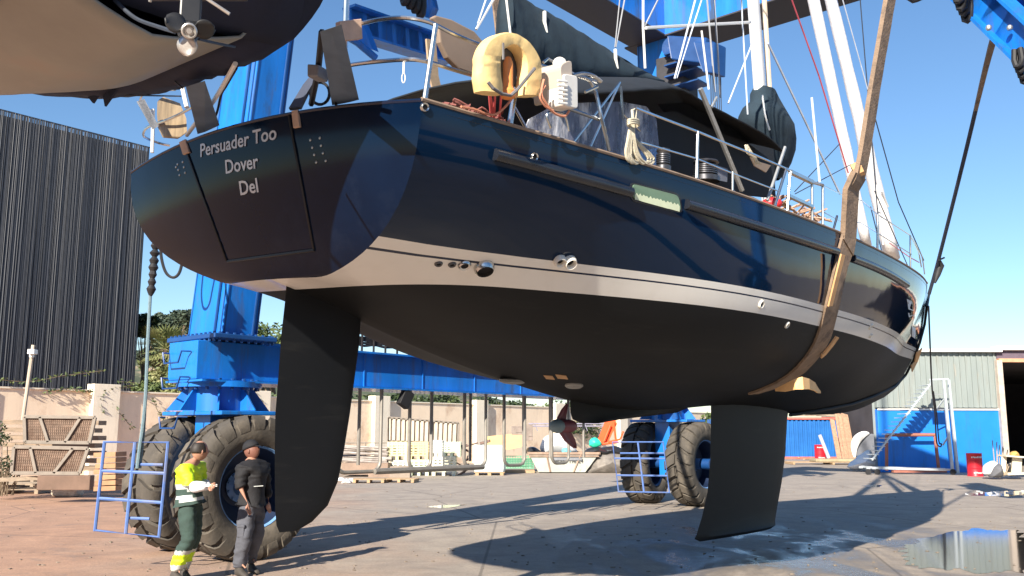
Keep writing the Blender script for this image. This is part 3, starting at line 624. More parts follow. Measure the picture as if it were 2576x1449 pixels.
# brown board on the stern rail
brd = mat('brown_board', (.27, .20, .15), .7, var=.12, scale=3)
bo = [(1083, 45), (1092, 40), (1130, 50), (1188, 80), (1214, 110), (1208, 186), (1195, 192), (1150, 176), (1120, 146), (1102, 108), (1098, 70)]
m = MB(); m.prism([bp(x, y, yl=-1.7) for x, y in bo], V((0, .05, 0))); m.build('gangway_board', brd, bevel=.012, **YB)
# boom with its dark cover hanging out over the stern
bm_ = [(1276, -60), (1325, 0), (1400, 42), (1480, 92), (1560, 143), (1648, 196), (1660, 205), (1600, 212), (1510, 210), (1440, 196), (1380, 178), (1310, 160), (1262, 150), (1262, 85), (1276, 0)]
m = MB(); rows = []
topl = [(1276, -60), (1325, 0), (1400, 42), (1480, 92), (1560, 143), (1648, 196)]; botl = [(1262, 110), (1310, 165), (1380, 190), (1450, 208), (1540, 214), (1652, 214)]
T_ = curve_pts([bp(*p, yl=0) for p in topl], 6); B2 = curve_pts([bp(*p, yl=0) for p in botl], 6)
for i, (a, b_) in enumerate(zip(T_, B2)):
    r_ = []
    for k in range(16):
        an = 2 * pi * k / 16; t = (1 - cos(an)) / 2; c = a.lerp(b_, t); fold = .02 * noise.noise(V((i * .9, k * .7, 3))) + .012 * sin(i * 1.7 + k)
        r_.append(c + V((0, (.14 * t ** .5 + .02) * sin(an) + fold, 0)))
    rows.append(r_)
m.grid(rows, True); m.f += [tuple(range(16))]; m.mi += [0]; m.build('boom_cover', cov, smooth=2, **YB)
for x, y in ((1370, 30), (1548, 125)):
    m = MB(); q = bp(x, y, yl=-.06); m.tube([q, q + V((-.03, -.03, -.13)), q + V((.01, -.03, -.25))], .022, 6); m.build('cover_tie', white, **YB)
# awning over the cockpit: flat aft, sloping down to the mast
def awn(P, w_=1.75, droop=.12, name='awning', mt=covb, solid=.02):
    c = curve_pts([bp(x, y, yl=-w_) for x, y in P], 5); m = MB(); rows = []
    for i, p in enumerate(c):
        rows.append([V((p.x, w_ * s_, p.z + .22 * (1 - s_ * s_) - droop * abs(s_) ** 6 + .012 * noise.noise(V((i * .5, s_ * 4, 0))))) for s_ in [-1, -.97, -.9, -.75, -.5, -.25, 0, .25, .5, .75, .9, .97, 1]])
    m.grid(rows); return m.build(name, mt, smooth=2, solid=solid, **YB)
awn([(1420, 196), (1480, 203), (1545, 200), (1630, 196), (1700, 195), (1728, 203), (1765, 226), (1830, 262), (1885, 291), (1935, 322), (1976, 362)])
# spray hood sides: smoky clear windows, dark panels
clearm = mat('vinyl_window', (.16, .17, .24), .12, var=.6, scale=2.6, alpha=.72, col2=(.80, .82, .88), c2amt=.42, bump=1., bscale=5, stretch=(2.2, 1, .8))  # pale second colour paints highlight streaks on the vinyl
encl = mat('enclosure_fabric', (.010, .014, .020), .8, var=.3, scale=2, bump=.4, bscale=4)
def side(P, yl, mt, name, bulge=.06, par=yacht, sd=.004):
    m = MB(); q = [bp(x, y, yl=yl) for x, y in P]; m.prism(q, V((0, .012, 0))); return m.build(name, mt, **YB)
side([(1330, 300), (1400, 262), (1480, 258), (1560, 256), (1625, 268), (1650, 300), (1662, 420), (1600, 410), (1400, 355), (1320, 325)], -1.45, clearm, 'vinyl_window')
side([(1650, 285), (1700, 280), (1800, 330), (1880, 360), (1935, 400), (1952, 500), (1860, 490), (1760, 455), (1662, 425)], -1.42, encl, 'hood_panel')
side([(1655, 262), (1760, 255), (1880, 330), (1945, 370), (1950, 490), (1880, 486), (1850, 430), (1780, 370), (1700, 320)], -1.25, encl, 'hood_panel')
m = MB(); rows = []
for x, w_, h_ in ((3.0, 1.2, .35), (3.6, 1.5, .55), (5.5, 1.6, .75), (7.5, 1.5, .8), (9.5, 1.35, .72), (11, 1.1, .45), (11.6, .9, .1)):
    zd = sp([0, .35, .7, 1], H['zs'], x / 17.5); rows.append([V((x, w_ * s_, zd + h_ * (1 - abs(s_) ** 5) + .06)) for s_ in (-1.12, -1, -.97, -.85, -.5, 0, .5, .85, .97, 1, 1.12)])
m.grid(rows); m.build('coachroof', mat('coachroof_grey', (.05, .055, .065), .4), smooth=True, **YB)
# cloth bag at the foot of the mast
m = MB(); rows = []
for yl_, l, r_ in ((226, 1906, 1940), (245, 1900, 1945), (265, 1903, 1955), (285, 1890, 1962), (310, 1884, 1971), (340, 1890, 1976), (370, 1900, 1975), (400, 1905, 1971), (430, 1915, 1963), (450, 1935, 1955)):
    a, b_ = bp(l, yl_, yl=0), bp(r_, yl_, yl=0); c = (a + b_) / 2; rx = (b_ - a).length / 2; rows.append([c + V((rx * cos(t), rx * .6 * sin(t), 0)) * (1 + .07 * noise.noise(V((cos(t) * 3, sin(t) * 3, yl_ * .02)))) for t in [2 * pi * k / 22 for k in range(22)]])
for r_ in rows: pass
m.grid(rows, True); m.build('mast_cover', cov, smooth=2, **YB)
m = MB(); m.tube([bp(1918, 240, yl=-.3), bp(1925, 290, yl=-.42), bp(1936, 328, yl=-.45)], .014, 6); m.build('cover_tie', white, **YB)
# stanchions, guard wires, boarding gate, pulpit
def yrail(t): return -sp(KN, H['ys'], t) + .06
def edge(x, y, dz=0):        # deck-edge point seen at a photo point on the toe rail
    best = None
    for k in range(401):
        t = k / 400; S = V((H['e'] + (H['L'] - H['e']) * t, yrail(t), sp([0, .35, .7, 1], H['zs'], t))); d = W(S) - O; F_ = V((0, cos(PITCH), sin(PITCH))); U_ = V((0, -sin(PITCH), cos(PITCH))); px = 1288 + FPX * d.x / d.dot(F_); py = 724.5 - FPX * d.dot(U_) / d.dot(F_)
        if best is None or abs(px - x) < best[0]: best = (abs(px - x), S, py)
    return best[1]
def stanch(x, y0, y1, r=.016, lean=0, nm='stanchion', mt=steel):
    b_ = edge(x, y0); t_ = bp(x + lean, y1, yl=b_.y); m = MB(); m.tube([b_, t_], r, 8); m.lathe([(.04, 0), (.04, .03), (.018, .05)], Matrix.Translation(b_), 10); m.build(nm, mt, smooth=True, **YB); return t_
s1 = stanch(1750, 455, 331, lean=5); s0 = bp(1600, 272, yl=s1.y - .05); s2 = stanch(1948, 508, 424, lean=30)
s3 = stanch(2043, 553, 458); s5 = stanch(2070, 566, 466); s4 = stanch(1977, 533, 432, lean=11); s6 = stanch(2208, 634, 540); s7 = stanch(2290, 676, 592, .014); s8 = stanch(2094, 576, 543, .014, 12)
stanch(1840, 480, 432, .012, 3); 
def gw(*P, r=.006, nm='guard_wire', mt=steel): m = MB(); m.tube(list(P), r, 5); m.build(nm, mt, **YB)
gw(s0, s1, bp(1820, 358, yl=s1.y), bp(1900, 390, yl=(s1.y + s2.y) / 2), s2, r=.011); gw(bp(1613, 358, yl=s1.y), bp(1750, 398, yl=s1.y), bp(1843, 436, yl=s1.y), bp(1962, 482, yl=s2.y), r=.008)
gw(s4, s3, r=.03, nm='gate_bar'); gw(s3, s5, r=.018, nm='gate_bar'); gw(bp(1983, 492, yl=s4.y), bp(2043, 520, yl=s3.y), r=.026, nm='gate_bar'); gw(s2, s4, r=.014, nm='gate_bar')
gw(s5, bp(2120, 490, yl=-1.6), bp(2168, 505, yl=-1.2), s6, s7, bp(2313, 640, yl=-.2), r=.008); gw(bp(2075, 535, yl=s5.y), bp(2120, 560, yl=-1.5), bp(2165, 560, yl=-1.2), bp(2210, 588, yl=s6.y), bp(2293, 640, yl=s7.y), r=.007, mt=steel)
gw(bp(2236, 610, yl=-.2), bp(2290, 648, yl=-.3), bp(2312, 660, yl=-.1), r=.012, nm='furling_line', mt=mat('pink_line', (.7, .35, .42), .7))
gw(bp(2234, 520, yl=-.15), bp(2218, 480, yl=-.15), r=.02, nm='stay_rod', mt=alu); gw(bp(2204, 465, yl=-.2), bp(2222, 615, yl=-.2), r=.022, nm='stay_rod', mt=alu)
rail([(2291, 594), (2305, 618), (2312, 640), (2318, 672)], [-.5, -.2, -.02, 0], .015, 'pulpit'); rail([(2312, 630), (2320, 648), (2326, 690)], [.0, .0, .0], .014, 'pulpit')
# winch, deck gear
def winch(x, y, s_=1.):
    q = bp(x, y, yl=-1.75); M = Matrix.Translation(q); m = MB(); m.lathe([(.13 * s_, -.02), (.13 * s_, .03), (.09 * s_, .05), (.085 * s_, .15), (.12 * s_, .18), (.11 * s_, .2), (0, .2)], M, 18)
    for k in range(5): m.tube([q + V((.105 * s_ * cos(t), .105 * s_ * sin(t), .06 + .02 * k)) for t in [2 * pi * j / 14 for j in range(14)]], .009, 5, closed=True)
    m.build('winch', mat('dark_winch', (.12, .12, .13), .3, .8, var=.3, scale=10), smooth=True, **YB)
winch(1668, 426, .6); winch(1775, 452, 1.15)
side([(1800, 415), (1830, 425), (1828, 458), (1790, 450)], -1.5, mat('grey_canvas', (.16, .18, .23), .8), 'canvas_bag')
plate([(1885, 392), (1915, 408), (1938, 420), (1925, 437), (1895, 420)], [9.7] * 5, .05, 'name_board', mat('brown_board', (.27, .20, .15), .7)) if 0 else side([(1887, 395), (1912, 408), (1938, 416), (1926, 434), (1898, 418)], -2.0, brd, 'gangway_board')
# ---------------------------------------------------------------- travelling boat hoist
UL = V((.6575, .7535, 0)); NL = V((.7535, -.6575, 0))      # along and across the machine
LN = V((-4.40, 13.83, 0)); LF = V((3.91, 23.23, 0)); WID = 16.0
lift = thing('boat_hoist', 'huge bright blue travelling boat hoist on paired rubber tyres', 'boat hoist', LN)
RL = Matrix((UL, -NL, Z)).transposed()      # local x along, y to the left, z up
yel = mat('bolt_grey_blue', (.05, .12, .3), .4)
def lbox(c, sx, sy, sz, name, m_, par=lift, bev=.012):
    m = MB(); m.box(c, (sx, sy, sz), RL); return m.build(name, m_, par, bevel=bev)
zt = 12.05
LEAN = V((.080, .0, 0))
def onleg(base, z): return base + Z * z + (LEAN * (z - 3.15) if base is LN else V())
def leg(base, full=True):
    # column
    m = MB(); m.beam(onleg(base, 3.15), onleg(base, zt + 1.2), .95, .60, UL); m.build('leg', blue, lift, bevel=.012)
    m = MB()
    for s_ in (-1, 1):      # welded corner strips
        m.beam(onleg(base, 3.2) - UL * .303 + NL * (.43 * s_), onleg(base, 12) - UL * .303 + NL * (.43 * s_), .02, .012, UL); m.beam(onleg(base, 3.2) + NL * .478 + UL * (.27 * s_), onleg(base, 12) + NL * .478 + UL * (.27 * s_), .012, .02, UL)
    m.build('weld_strip', dblue, lift)
    f = lbox(base + Z * 3.14, 1.05, 1.35, .07, 'flange', dblue)
    m = MB()
    for i in range(11):
        for s_ in (-1, 1): m.tube([base + NL * (-.6 + .12 * i) + UL * (.49 * s_) + Z * 3.06, base + NL * (-.6 + .12 * i) + UL * (.49 * s_) + Z * 3.2], .022, 6)
    for i in range(8):
        for s_ in (-1, 1): m.tube([base + NL * (.63 * s_) + UL * (-.42 + .12 * i) + Z * 3.06, base + NL * (.63 * s_) + UL * (-.42 + .12 * i) + Z * 3.2], .022, 6)
    m.build('bolt_row', dblue, lift)
    # turntable, cone and yoke
    M = Matrix.Translation(base); m = MB(); m.lathe([(.0, 2.50), (.62, 2.50), (.62, 2.42), (.45, 2.42), (.45, 2.06), (.0, 2.06)], M, 28); m.build('swivel', dblue if not full else blue, lift, smooth=True)
    m = MB(); 
    for k in range(20): a = 2 * pi * k / 20; m.tube([base + V((.56 * cos(a), .56 * sin(a), 2.38)), base + V((.56 * cos(a), .56 * sin(a), 2.54))], .025, 6)
    m.build('bolt_ring', dblue, lift)
    for k in range(8):
        m = MB(); a = 2 * pi * k / 8 + .3; d = V((cos(a), sin(a), 0)); m.prism([base + d * .44 + Z * 2.4, base + d * .5 + Z * 2.4, base + d * .74 + Z * 2.08, base + d * .44 + Z * 2.08], V((-d.y, d.x, 0)) * .025); m.build('gusset', blue, lift)
    lbox(base + Z * 2.04, .9, 1.65, .06, 'yoke_plate', blue)
    lbox(base + Z * 1.62 - UL * .0, .5, .42, .8, 'yoke', blue)
    lbox(base + Z * 1.05, .30, .34, .7, 'yoke_stem', blue)
    m = MB(); m.tube([base - NL * 1.2 + Z * 1.0, base + NL * 1.2 + Z * 1.0], .13, 12); m.build('axle', dblue, lift, smooth=True)
leg(LN); leg(LF); RNB = LN + NL * WID; RFB = LF + NL * WID; leg(RNB); leg(RFB)
# lower side beams, low box ends, small steps
for A_, B_ in ((LN, LF), (RNB, RFB)):
    L_ = (B_ - A_).length
    m = MB(); m.box(A_ + UL * (L_ / 2) + Z * 2.80, (L_ + 1.25, .95 if 0 else .80, .56), RL); m.build('side_beam', blue, lift, bevel=.012)
    m = MB(); m.box(A_ + UL * (L_ / 2) + NL * .06 + Z * 2.50, (L_ + 1.25, 1.02, .03), RL); m.box(A_ + UL * (L_ / 2) + NL * .06 + Z * 3.085, (L_ - .9, 1.0, .03), RL)
    for k in range(9): m.box(A_ + UL * (1.1 + k * 1.35) + NL * .405 + Z * 2.79, (.02, .02, .55), RL)
    m.build('beam_flange', blue, lift)
for s_, q in (((482, 905), (537, 905)), ((482, 950), (537, 950))): pass
def step(zc, base=LN):
    f = base - UL * .64; m = MB(); m.tube([f + NL * -.38 + Z * zc, f - UL * .12 + NL * -.33 + Z * (zc - .0), f - UL * .12 + NL * -.27 + Z * (zc - .16), f - UL * .12 + NL * .12 + Z * (zc - .16), f - UL * .12 + NL * .2 + Z * zc, f + NL * .25 + Z * zc], .014, 6); m.build('step', dblue, lift)
step(2.92); step(2.55); step(1.98)
# upper girders and the cross beam at the bow end
for A_, B_ in ((LN, LF), (RNB, RFB)):
    L_ = (B_ - A_).length; lbox(A_ + UL * (L_ / 2 - .2) + Z * (zt + .65), L_ + 3.2, .95, 1.3, 'upper_girder', blue); lbox(A_ + UL * (L_ / 2 - .2) + Z * (zt - .02), L_ + 3.3, 1.1, .05, 'shade_plate', dgrey)  # added dark plate carries the girder's underside shade in its colour
C0, C1 = LF, RFB
lbox((C0 + C1) / 2 + Z * (zt + .55) + UL * .25, 1.1, WID + 1.4, 1.1, 'cross_beam', blue); lbox((C0 + C1) / 2 + Z * (zt - .03) + UL * .25, 1.35, WID + 1.6, .05, 'shade_plate', dgrey)  # same added dark plate for the shade below the cross beam
# winch cluster on the far leg: fins, housings, rope sheaves
w0 = LF + Z * 10.2 + NL * .75 - UL * .35
lbox(w0 + Z * .3, .7, .8, 1.6, 'winch_housing', dgrey)
m = MB()
for k in range(4): m.box(w0 + NL * .45 + Z * (.15 + k * .3) - UL * .3, (.55, .95, .035), RL)
m.build('cooling_fin', dblue, lift)
for dx, dz in ((.15, 1.25), (.75, -.55)):
    c_ = w0 + NL * dx + Z * dz - UL * .4; m = MB(); m.lathe([(.05, -.1), (.26, -.12), (.22, -.04), (.22, .04), (.26, .12), (.05, .1)], Matrix.Translation(c_) @ UL.to_track_quat('Z', 'Y').to_matrix().to_4x4(), 20); m.build('sheave', dblue, lift, smooth=True)
lbox(LF + Z * 9.0 + NL * .15 - UL * .1, .5, .5, 1.2, 'sling_bracket', blue)
# wheels
def tyre_mesh(M, R_=1.01, wdt=.66, lugs=22, seed=0):
    m = MB(); h = wdt / 2
    prof = [(.56, -h * .78), (.60, -h * .95), (.72, -h * 1.06), (.84, -h * 1.04), (.92, -h * .92), (.945, -h * .6), (.95, 0), (.945, h * .6), (.92, h * .92), (.84, h * 1.04), (.72, h * 1.06), (.60, h * .95), (.56, h * .78)]
    prof = [(r * R_ , z) for r, z in prof]; m.lathe(prof, M, 56)
    for side in (-1, 1):
        for k in range(lugs):
            a0 = 2 * pi * (k + (.5 if side > 0 else 0)) / lugs
            path = [(.03, 0, 1.0), (.12, .045, 1.0), (.20, .10, .998), (.29, .15, .985), (.335, .17, .94), (.352, .175, .86), (.35, .18, .80)]; hw = .105
            vs = []
            for i, (yy, da, rr) in enumerate(path):
                up_ = rr * R_; lo = (rr - .085) * R_ if i < 4 else rr * R_
                yin = yy if i < 4 else yy - .05
                for sgn in (-1, 1):
                    an = a0 + da + sgn * hw * (1 - .1 * i / 6); vs.append(M @ V((up_ * cos(an), up_ * sin(an), yy * side)))
                for sgn in (1, -1):
                    an = a0 + da + sgn * hw * 1.12; vs.append(M @ V((lo * cos(an), lo * sin(an), yin * side)))
            fs = []
            for i in range(len(path) - 1):
                for j in range(4): q = (j + 1) % 4; fs.append((i * 4 + j, i * 4 + q, i * 4 + 4 + q, i * 4 + 4 + j))
            fs += [(0, 1, 2, 3), tuple(len(vs) - 4 + j for j in (3, 2, 1, 0))]; m.add(vs, fs)
    return m
tyrem = mat('dusty_tyre', (.075, .066, .055), .85, var=.3, scale=2.2, bump=.25, bscale=25, col2=(.14, .12, .095), c2amt=.5)
rimb = mat('rim_blue', (.16, .32, .60), .4, var=.15)
def wheel(c, turn=0.):
    M = Matrix.Translation(c) @ (Matrix.Rotation(turn, 3, 'Z') @ NL).to_track_quat('Z', 'X').to_matrix().to_4x4()
    m = tyre_mesh(M); t = m.build('wheel', tyrem, lift, smooth=True)
    m = MB(); m.lathe([(.575, -.24), (.60, .27), (.57, .285), (.552, .24)], M, 40); m.lathe([(.575, -.26), (.545, -.25), (.52, -.22)], M, 40); rm = m.build('rim', rimb, t, smooth=True)
    m = MB(); m.lathe([(.552, .24), (.50, .02), (.48, -.10), (.3, -.14), (.28, -.16), (.0, -.16)], M, 40); m.build('wheel_disc', mat('rim_shade_blue', (.010, .022, .06), .5, var=.2), t, smooth=True)  # dark colour holds the shade of the deep rim interior
    m = MB(); m.lathe([(.0, .20), (.10, .19), (.13, .14), (.13, -.1), (.22, -.13)], M, 24)
    for k in range(10): a = 2 * pi * k / 10; m.lathe([(0, -.09), (.018, -.09), (.018, -.14)], M @ Matrix.Translation((.20 * cos(a), .20 * sin(a), 0)), 6)
    m.build('hub', rimb, t, smooth=True)
wheel(LN + NL * .80 + Z * 1.0); wheel(LN - NL * .72 + Z * 1.0, radians(13)); wheel(LF + NL * .80 + Z * 1.0); wheel(LF - NL * .66 + Z * 1.0, radians(13))
for b_ in (RNB, RFB):
    wheel(b_ + NL * .8 + Z * 1.0); wheel(b_ - NL * .8 + Z * 1.0)

# bolted bumper frames hung in front of the tyres (blue tube cages)
cage = mat('cage_blue', (.10, .19, .48), .5, var=.15, scale=6, col2=(.16, .20, .36), c2amt=.4)
def guard(P, hor, ver, extra, Y, r=.024):
    m = MB(); C = [at(x, y, Y + (x - P[0][0]) * .0) for x, y in P]
    m.tube(C, r, 6, closed=True)
    lerp = lambda a, b_, t: a + (b_ - a) * t
    for t in hor: m.tube([lerp(C[0], C[3], t), lerp(C[1], C[2], t)], r * .9, 6)
    for t in ver: m.tube([lerp(C[0], C[1], t), lerp(C[3], C[2], t)], r * .9, 6)
    for a, b_ in extra: m.tube([at(*a, Y + .03), at(*b_, Y + .03)], r * .8, 6)
    return m.build('tyre_guard', cage, lift)
guard([(263, 1112), (423, 1113), (400, 1351), (239, 1334)], (.33, .64), (.48,), [((341, 1168), (410, 1169)), ((322, 1303), (376, 1305))], 12.0)
guard([(1541, 1112), (1668, 1112), (1684, 1239), (1556, 1237)], (.33, .67), (.5,), [((1560, 1140), (1672, 1140))], 21.0)
# fenders (U-shaped tube guards) under the side beam, and the long pipe
pipe = mat('grey_pipe', (.30, .28, .25), .5, .4, var=.15, scale=6)
def onb(x, off=.45, z=2.5):      # point of the beam's inner line seen at column x
    r = ray(x, 1083); b0 = LN + NL * off; k = r.x / r.y; t = (k * b0.y - b0.x) / (UL.x - k * UL.y); p = b0 + UL * t; return V((p.x, p.y, z))
zb_ = 1.12
for x0, x1, o0, o1 in ((850, 958, .45, .45), (898, 942, .1, .1), (1167 - 180, 1030, .1, .1), (1030, 1085, .3, .3), (1168, 1222, .3, .3), (1268, 1320, .3, .3), (1388, 1430, .3, .3)):
    if x1 - x0 < 48 and x0 < 990: continue
    a, b_ = onb(x0, o0), onb(x1, o1); d = (b_ - a).normalized(); k = .16
    pts = [a, V((a.x, a.y, zb_ + k))] + [V((a.x, a.y, zb_)) + d * (k * (1 - cos(t))) + Z * (k * (1 - sin(t))) for t in (.4, .8, 1.2, 1.57)] + [V((b_.x, b_.y, zb_)) - d * (k * (1 - cos(t))) + Z * (k * (1 - sin(t))) for t in (1.57, 1.2, .8, .4)] + [V((b_.x, b_.y, zb_ + k)), b_]
    m = MB(); m.tube(pts, .033, 8); m.build('fender_hoop', pipe, lift, smooth=True)
a, b_ = onb(945, .5, zb_), onb(1216, .5, zb_); m = MB(); m.tube([a, b_], .05, 8); m.build('bumper_pipe', pipe, lift)
for x in (903, 1243 - 60, 1320 - 3, 1384, 1468):
    a = onb(x, .2); m = MB(); m.tube([a, V((a.x, a.y, zb_ + .1))], .03, 8); m.build('hanger_pipe', pipe, lift)
# hose rack along the top of the beam, floodlight under it
m = MB()
for k in range(5): m.tube(curve_pts([onb(x, .42, 3.22 + .03 * k + .02 * sin(x * .13 + k)) for x in range(885, 1220, 26)], 4), .022, 5)
for k in range(7): a = onb(905 + k * 30, .44, 3.1); m.tube([a, a + Z * .3], .02, 5); 
m.build('hydraulic_hose', dark, lift)
a = onb(1018, .5, 2.34); m = MB(); m.box(a, (.22, .12, .30), RL @ Matrix.Rotation(.5, 3, 'Y')); m.build('floodlight', dark, lift, bevel=.01)
m = MB(); a = at(640, 752, 14.3); 
# trailing hose looping from the leg behind the quarter
m.tube(curve_pts([at(407, 590, 13), at(405, 640, 13), at(416, 683, 13), at(434, 698, 13), at(450, 688, 13), at(460, 655, 13), at(475, 600, 13)], 5), .022, 6); m.build('hose_loop', dark, lift, smooth=True)
# blue slewing jibs with gathered festoon cables
def jib(p, q, hgt, wd=.35, nrib=7, lab=None):
    d = (q - p).normalized(); s_, u_, _ = frame(d); m = MB(); m.beam(p, q, .03, hgt, Z); m.beam(p + u_ * hgt / 2, q + u_ * hgt / 2, wd, .05); m.beam(p - u_ * hgt / 2, q - u_ * hgt / 2, wd, .05)
    for k in range(nrib): t = (k + .5) / nrib; c = p.lerp(q, t); m.beam(c - u_ * hgt / 2, c + u_ * hgt / 2, .03, wd * .9, d)
    m.build('jib', blue, lift)
def festoon(c, n, w_, h_, ax):
    m = MB()
    for k in range(n):
        t = (k + .5) / n - .5; hh = h_ * (.55 + .45 * (k / max(n - 1, 1))) * random.uniform(.92, 1.05); p = c + ax * (w_ * t); s_ = V((-ax.y, ax.x, 0)); r_ = w_ / n * .9
        m.tube([p + s_ * r_ * .6, p + s_ * r_ * .8 - Z * hh * .6, p + s_ * r_ * .5 - Z * hh * .95, p - Z * hh, p - s_ * r_ * .5 - Z * hh * .95, p - s_ * r_ * .8 - Z * hh * .6, p - s_ * r_ * .6], r_ * .62, 8)
    m.build('festoon_cable', dark, lift, smooth=True)
jib(at(880, 52, 17), at(1120, 130, 19.5), .55)
m = MB(); m.prism([at(1042, -20, 18), at(1088, -20, 18), at(1097, 20, 18), at(1085, 48, 18), at(1060, 40, 18)], V((.1, .12, 0))); m.build('cable_trolley', blue, lift)
festoon(at(1040, -12, 17.5), 4, .5, .40, V((.8, .6, 0)))
m = MB(); m.tube([at(865, 88, 16), at(900, 108, 16.2), at(945, 146, 16.5)], .07, 8); m.prism([at(900, 60, 16.6), at(920, 62, 16.6), at(945, 128, 16.6), at(915, 118, 16.6)], V((.1, .12, 0))); m.build('jib_arm', blue, lift)
jib(at(2380, -85, 15), at(2640, 160, 13.1), .51, .34)
jib(at(2420, -95, 15.4), at(2680, 120, 13.5), .51, .34)
festoon(at(2418, -40, 14.3), 4, .37, .65, V((.75, .66, 0)))
festoon(at(2566, 128, 13.4), 4, .31, .51, V((.75, .66, 0)))
festoon(at(2305, -20, 14.3), 1, .14, .17, V((.75, .66, 0)))
for b0, zz in ((LN, 5.2), (LF, 10.4)):
    q = onleg(b0, zz) + NL * .485; m = MB(); m.box(q, (.30, .012, .22), RL); m.build('warning_plate', mat('faded_yellow_plate', (.55, .42, .05), .6, var=.2), lift)
m = MB(); m.tube([onleg(LN, 3.2) - UL * .32 + NL * .3, onleg(LN, 12) - UL * .32 + NL * .3], .02, 6); m.tube([onleg(LN, 3.2) + NL * .49 + UL * .2, onleg(LN, 12) + NL * .49 + UL * .2], .018, 6); m.build('conduit', dblue, lift)
for x in (2487, 2540): m = MB(); m.ball(at(x, 70, 13.6), .05, 8); m.build('lamp', galv, lift, smooth=True)
# hoist block hanging over the deck
m = MB(); m.prism([at(1758, 110, 21), at(1813, 112, 21), at(1811, 190, 21), at(1782, 188, 21), at(1772, 160, 21)], V((.35, .3, 0))); m.prism([at(1690, 95, 21.2), at(1790, 100, 21.2), at(1780, 165, 21.2), at(1700, 155, 21.2)], V((.3, .3, 0))); m.build('hook_block', dblue, lift, bevel=.03)
m = MB()
for k in range(6): m.tube([at(1788 + k * 5, 185, 21 + k * .05), at(1790 + k * 5, 300, 21 + k * .05)], .012, 5)
m.build('hoist_cable', dark, lift)
# ---------------------------------------------------------------- things standing in the yard
def rotz(a): return Matrix.Rotation(a, 3, 'Z')
WA = atan2(wd.y, wd.x)      # direction of the boundary wall
mesh_m = mat('mesh_infill', (.22, .15, .11), .8, var=.35, scale=6, col2=(.16, .10, .07)); frm_m = mat('dusty_frame', (.24, .205, .17), .65, .2, var=.2, scale=5)
# two lattice gates / screens stacked on timber
def screen(P, Y, label):
    q = [at(x, y, Y) for x, y in P]; root = thing('framed_screen', label, 'metal screen', (q[0] + q[1]) / 2, group='rusty mesh screens stacked by the wall')
    lp = lambda a, b_, t: a + (b_ - a) * t; n_ = (q[1] - q[0]).cross(q[3] - q[0]).normalized()
    m = MB(); m.prism([p + V((0, .05, 0)) for p in q], n_ * .02)
    for k in range(34): t = (k + .5) / 34; m.beam(lp(q[0], q[1], t) + V((0, .03, 0)), lp(q[3], q[2], t) + V((0, .03, 0)), .012, .012)
    for k in range(9): t = (k + .5) / 9; m.beam(lp(q[0], q[3], t) + V((0, .03, 0)), lp(q[1], q[2], t) + V((0, .03, 0)), .012, .012)
    m.build('mesh_panel', mesh_m, root)
    m = MB()
    for a, b_ in ((0, 1), (1, 2), (2, 3), (3, 0)): m.beam(q[a], q[b_], .07, .09)
    m.beam(lp(q[3], q[2], .22), lp(q[0], q[1], .36), .07, .08); m.beam(lp(q[3], q[2], .80), lp(q[0], q[1], .62), .07, .08)
    m.build('frame', frm_m, root, bevel=.008); return root
screen([(64, 1112), (225, 1114), (239, 1050), (62, 1048)], 24.5, 'upper of two framed mesh screens leaning against the beige wall')
screen([(30, 1190), (200, 1191), (222, 1128), (36, 1124)], 24.0, 'lower of two framed mesh screens standing on timber by the wall')
o = MB(); a = at(55, 1070, 25.4); 
for k in range(7): o.beam(at(20, 1062 + k * 19, 25.6), at(258 - (k % 2) * 10, 1064 + k * 19, 25.6), .5, .12)
o = o.build('stacked_sheets', mat('brown_sheets', (.27, .20, .14), .8, var=.4, scale=3, stretch=(1, 1, 8))); tag(o, 'pile of brown sheets and boards behind the two mesh screens', 'board stack')
def box_on(name, x0, x1, ybase, hgt, dep, m_, label, cat_, group=None, rz=0., bev=.01, build=True):
    a, b_ = gr(x0, ybase), gr(x1, ybase); c = (a + b_) / 2 + V((0, dep / 2, 0)); wdt = (b_ - a).length; m = MB(); m.box(c + Z * hgt / 2, (wdt, dep, hgt), rotz(rz)); o = m.build(name, m_, bevel=bev); return tag(o, label, cat_, group)
# pallets
palw = mat('pallet_wood', (.42, .29, .17), .8, var=.3, scale=5, stretch=(1, 6, 6)); greyw = mat('grey_timber', (.33, .26, .19), .85, var=.3, scale=4, stretch=(1, 6, 6))
def pallet_(c, rz, L_=1.2, Wd=1.0, tiers=1, mt=palw, label='', group='wooden pallets lying about the yard', name='wooden_pallet'):
    R_ = rotz(rz); root = thing(name, label, 'pallet', c, group=group); t = MB(); bl = MB()
    for q in range(tiers):
        z0 = q * .15
        for k in range(6): t.box(c + R_ @ V((0, -Wd / 2 + Wd * (k + .5) / 6, 0)) + Z * (z0 + .125), (L_, .11, .02), R_)
        for k in range(3): bl.box(c + R_ @ V((-L_ / 2 + .07 + (L_ - .14) * k / 2, 0, 0)) + Z * (z0 + .063), (.1, Wd, .10), R_)
    t.build('deck_board', mt, root); bl.build('bearer', mt, root); return root
pallet_(gr(33, 1240), .1, 1.9, 1.3, 2, greyw, 'grey pallet pair at the far left under the shrub')
pallet_(gr(105, 1228), -.08, 1.4, 1.1, 2, greyw, 'grey pallets under the lower mesh screen')
o = MB(); o.beam(at(99, 1214, 23.2), at(232, 1214, 23.2), .25, .36); o = o.build('timber_beam', mat('brown_beam', (.17, .11, .08), .85, var=.2, scale=3), bevel=.02); tag(o, 'thick brown timber beam lying behind the pale stone block', 'timber')
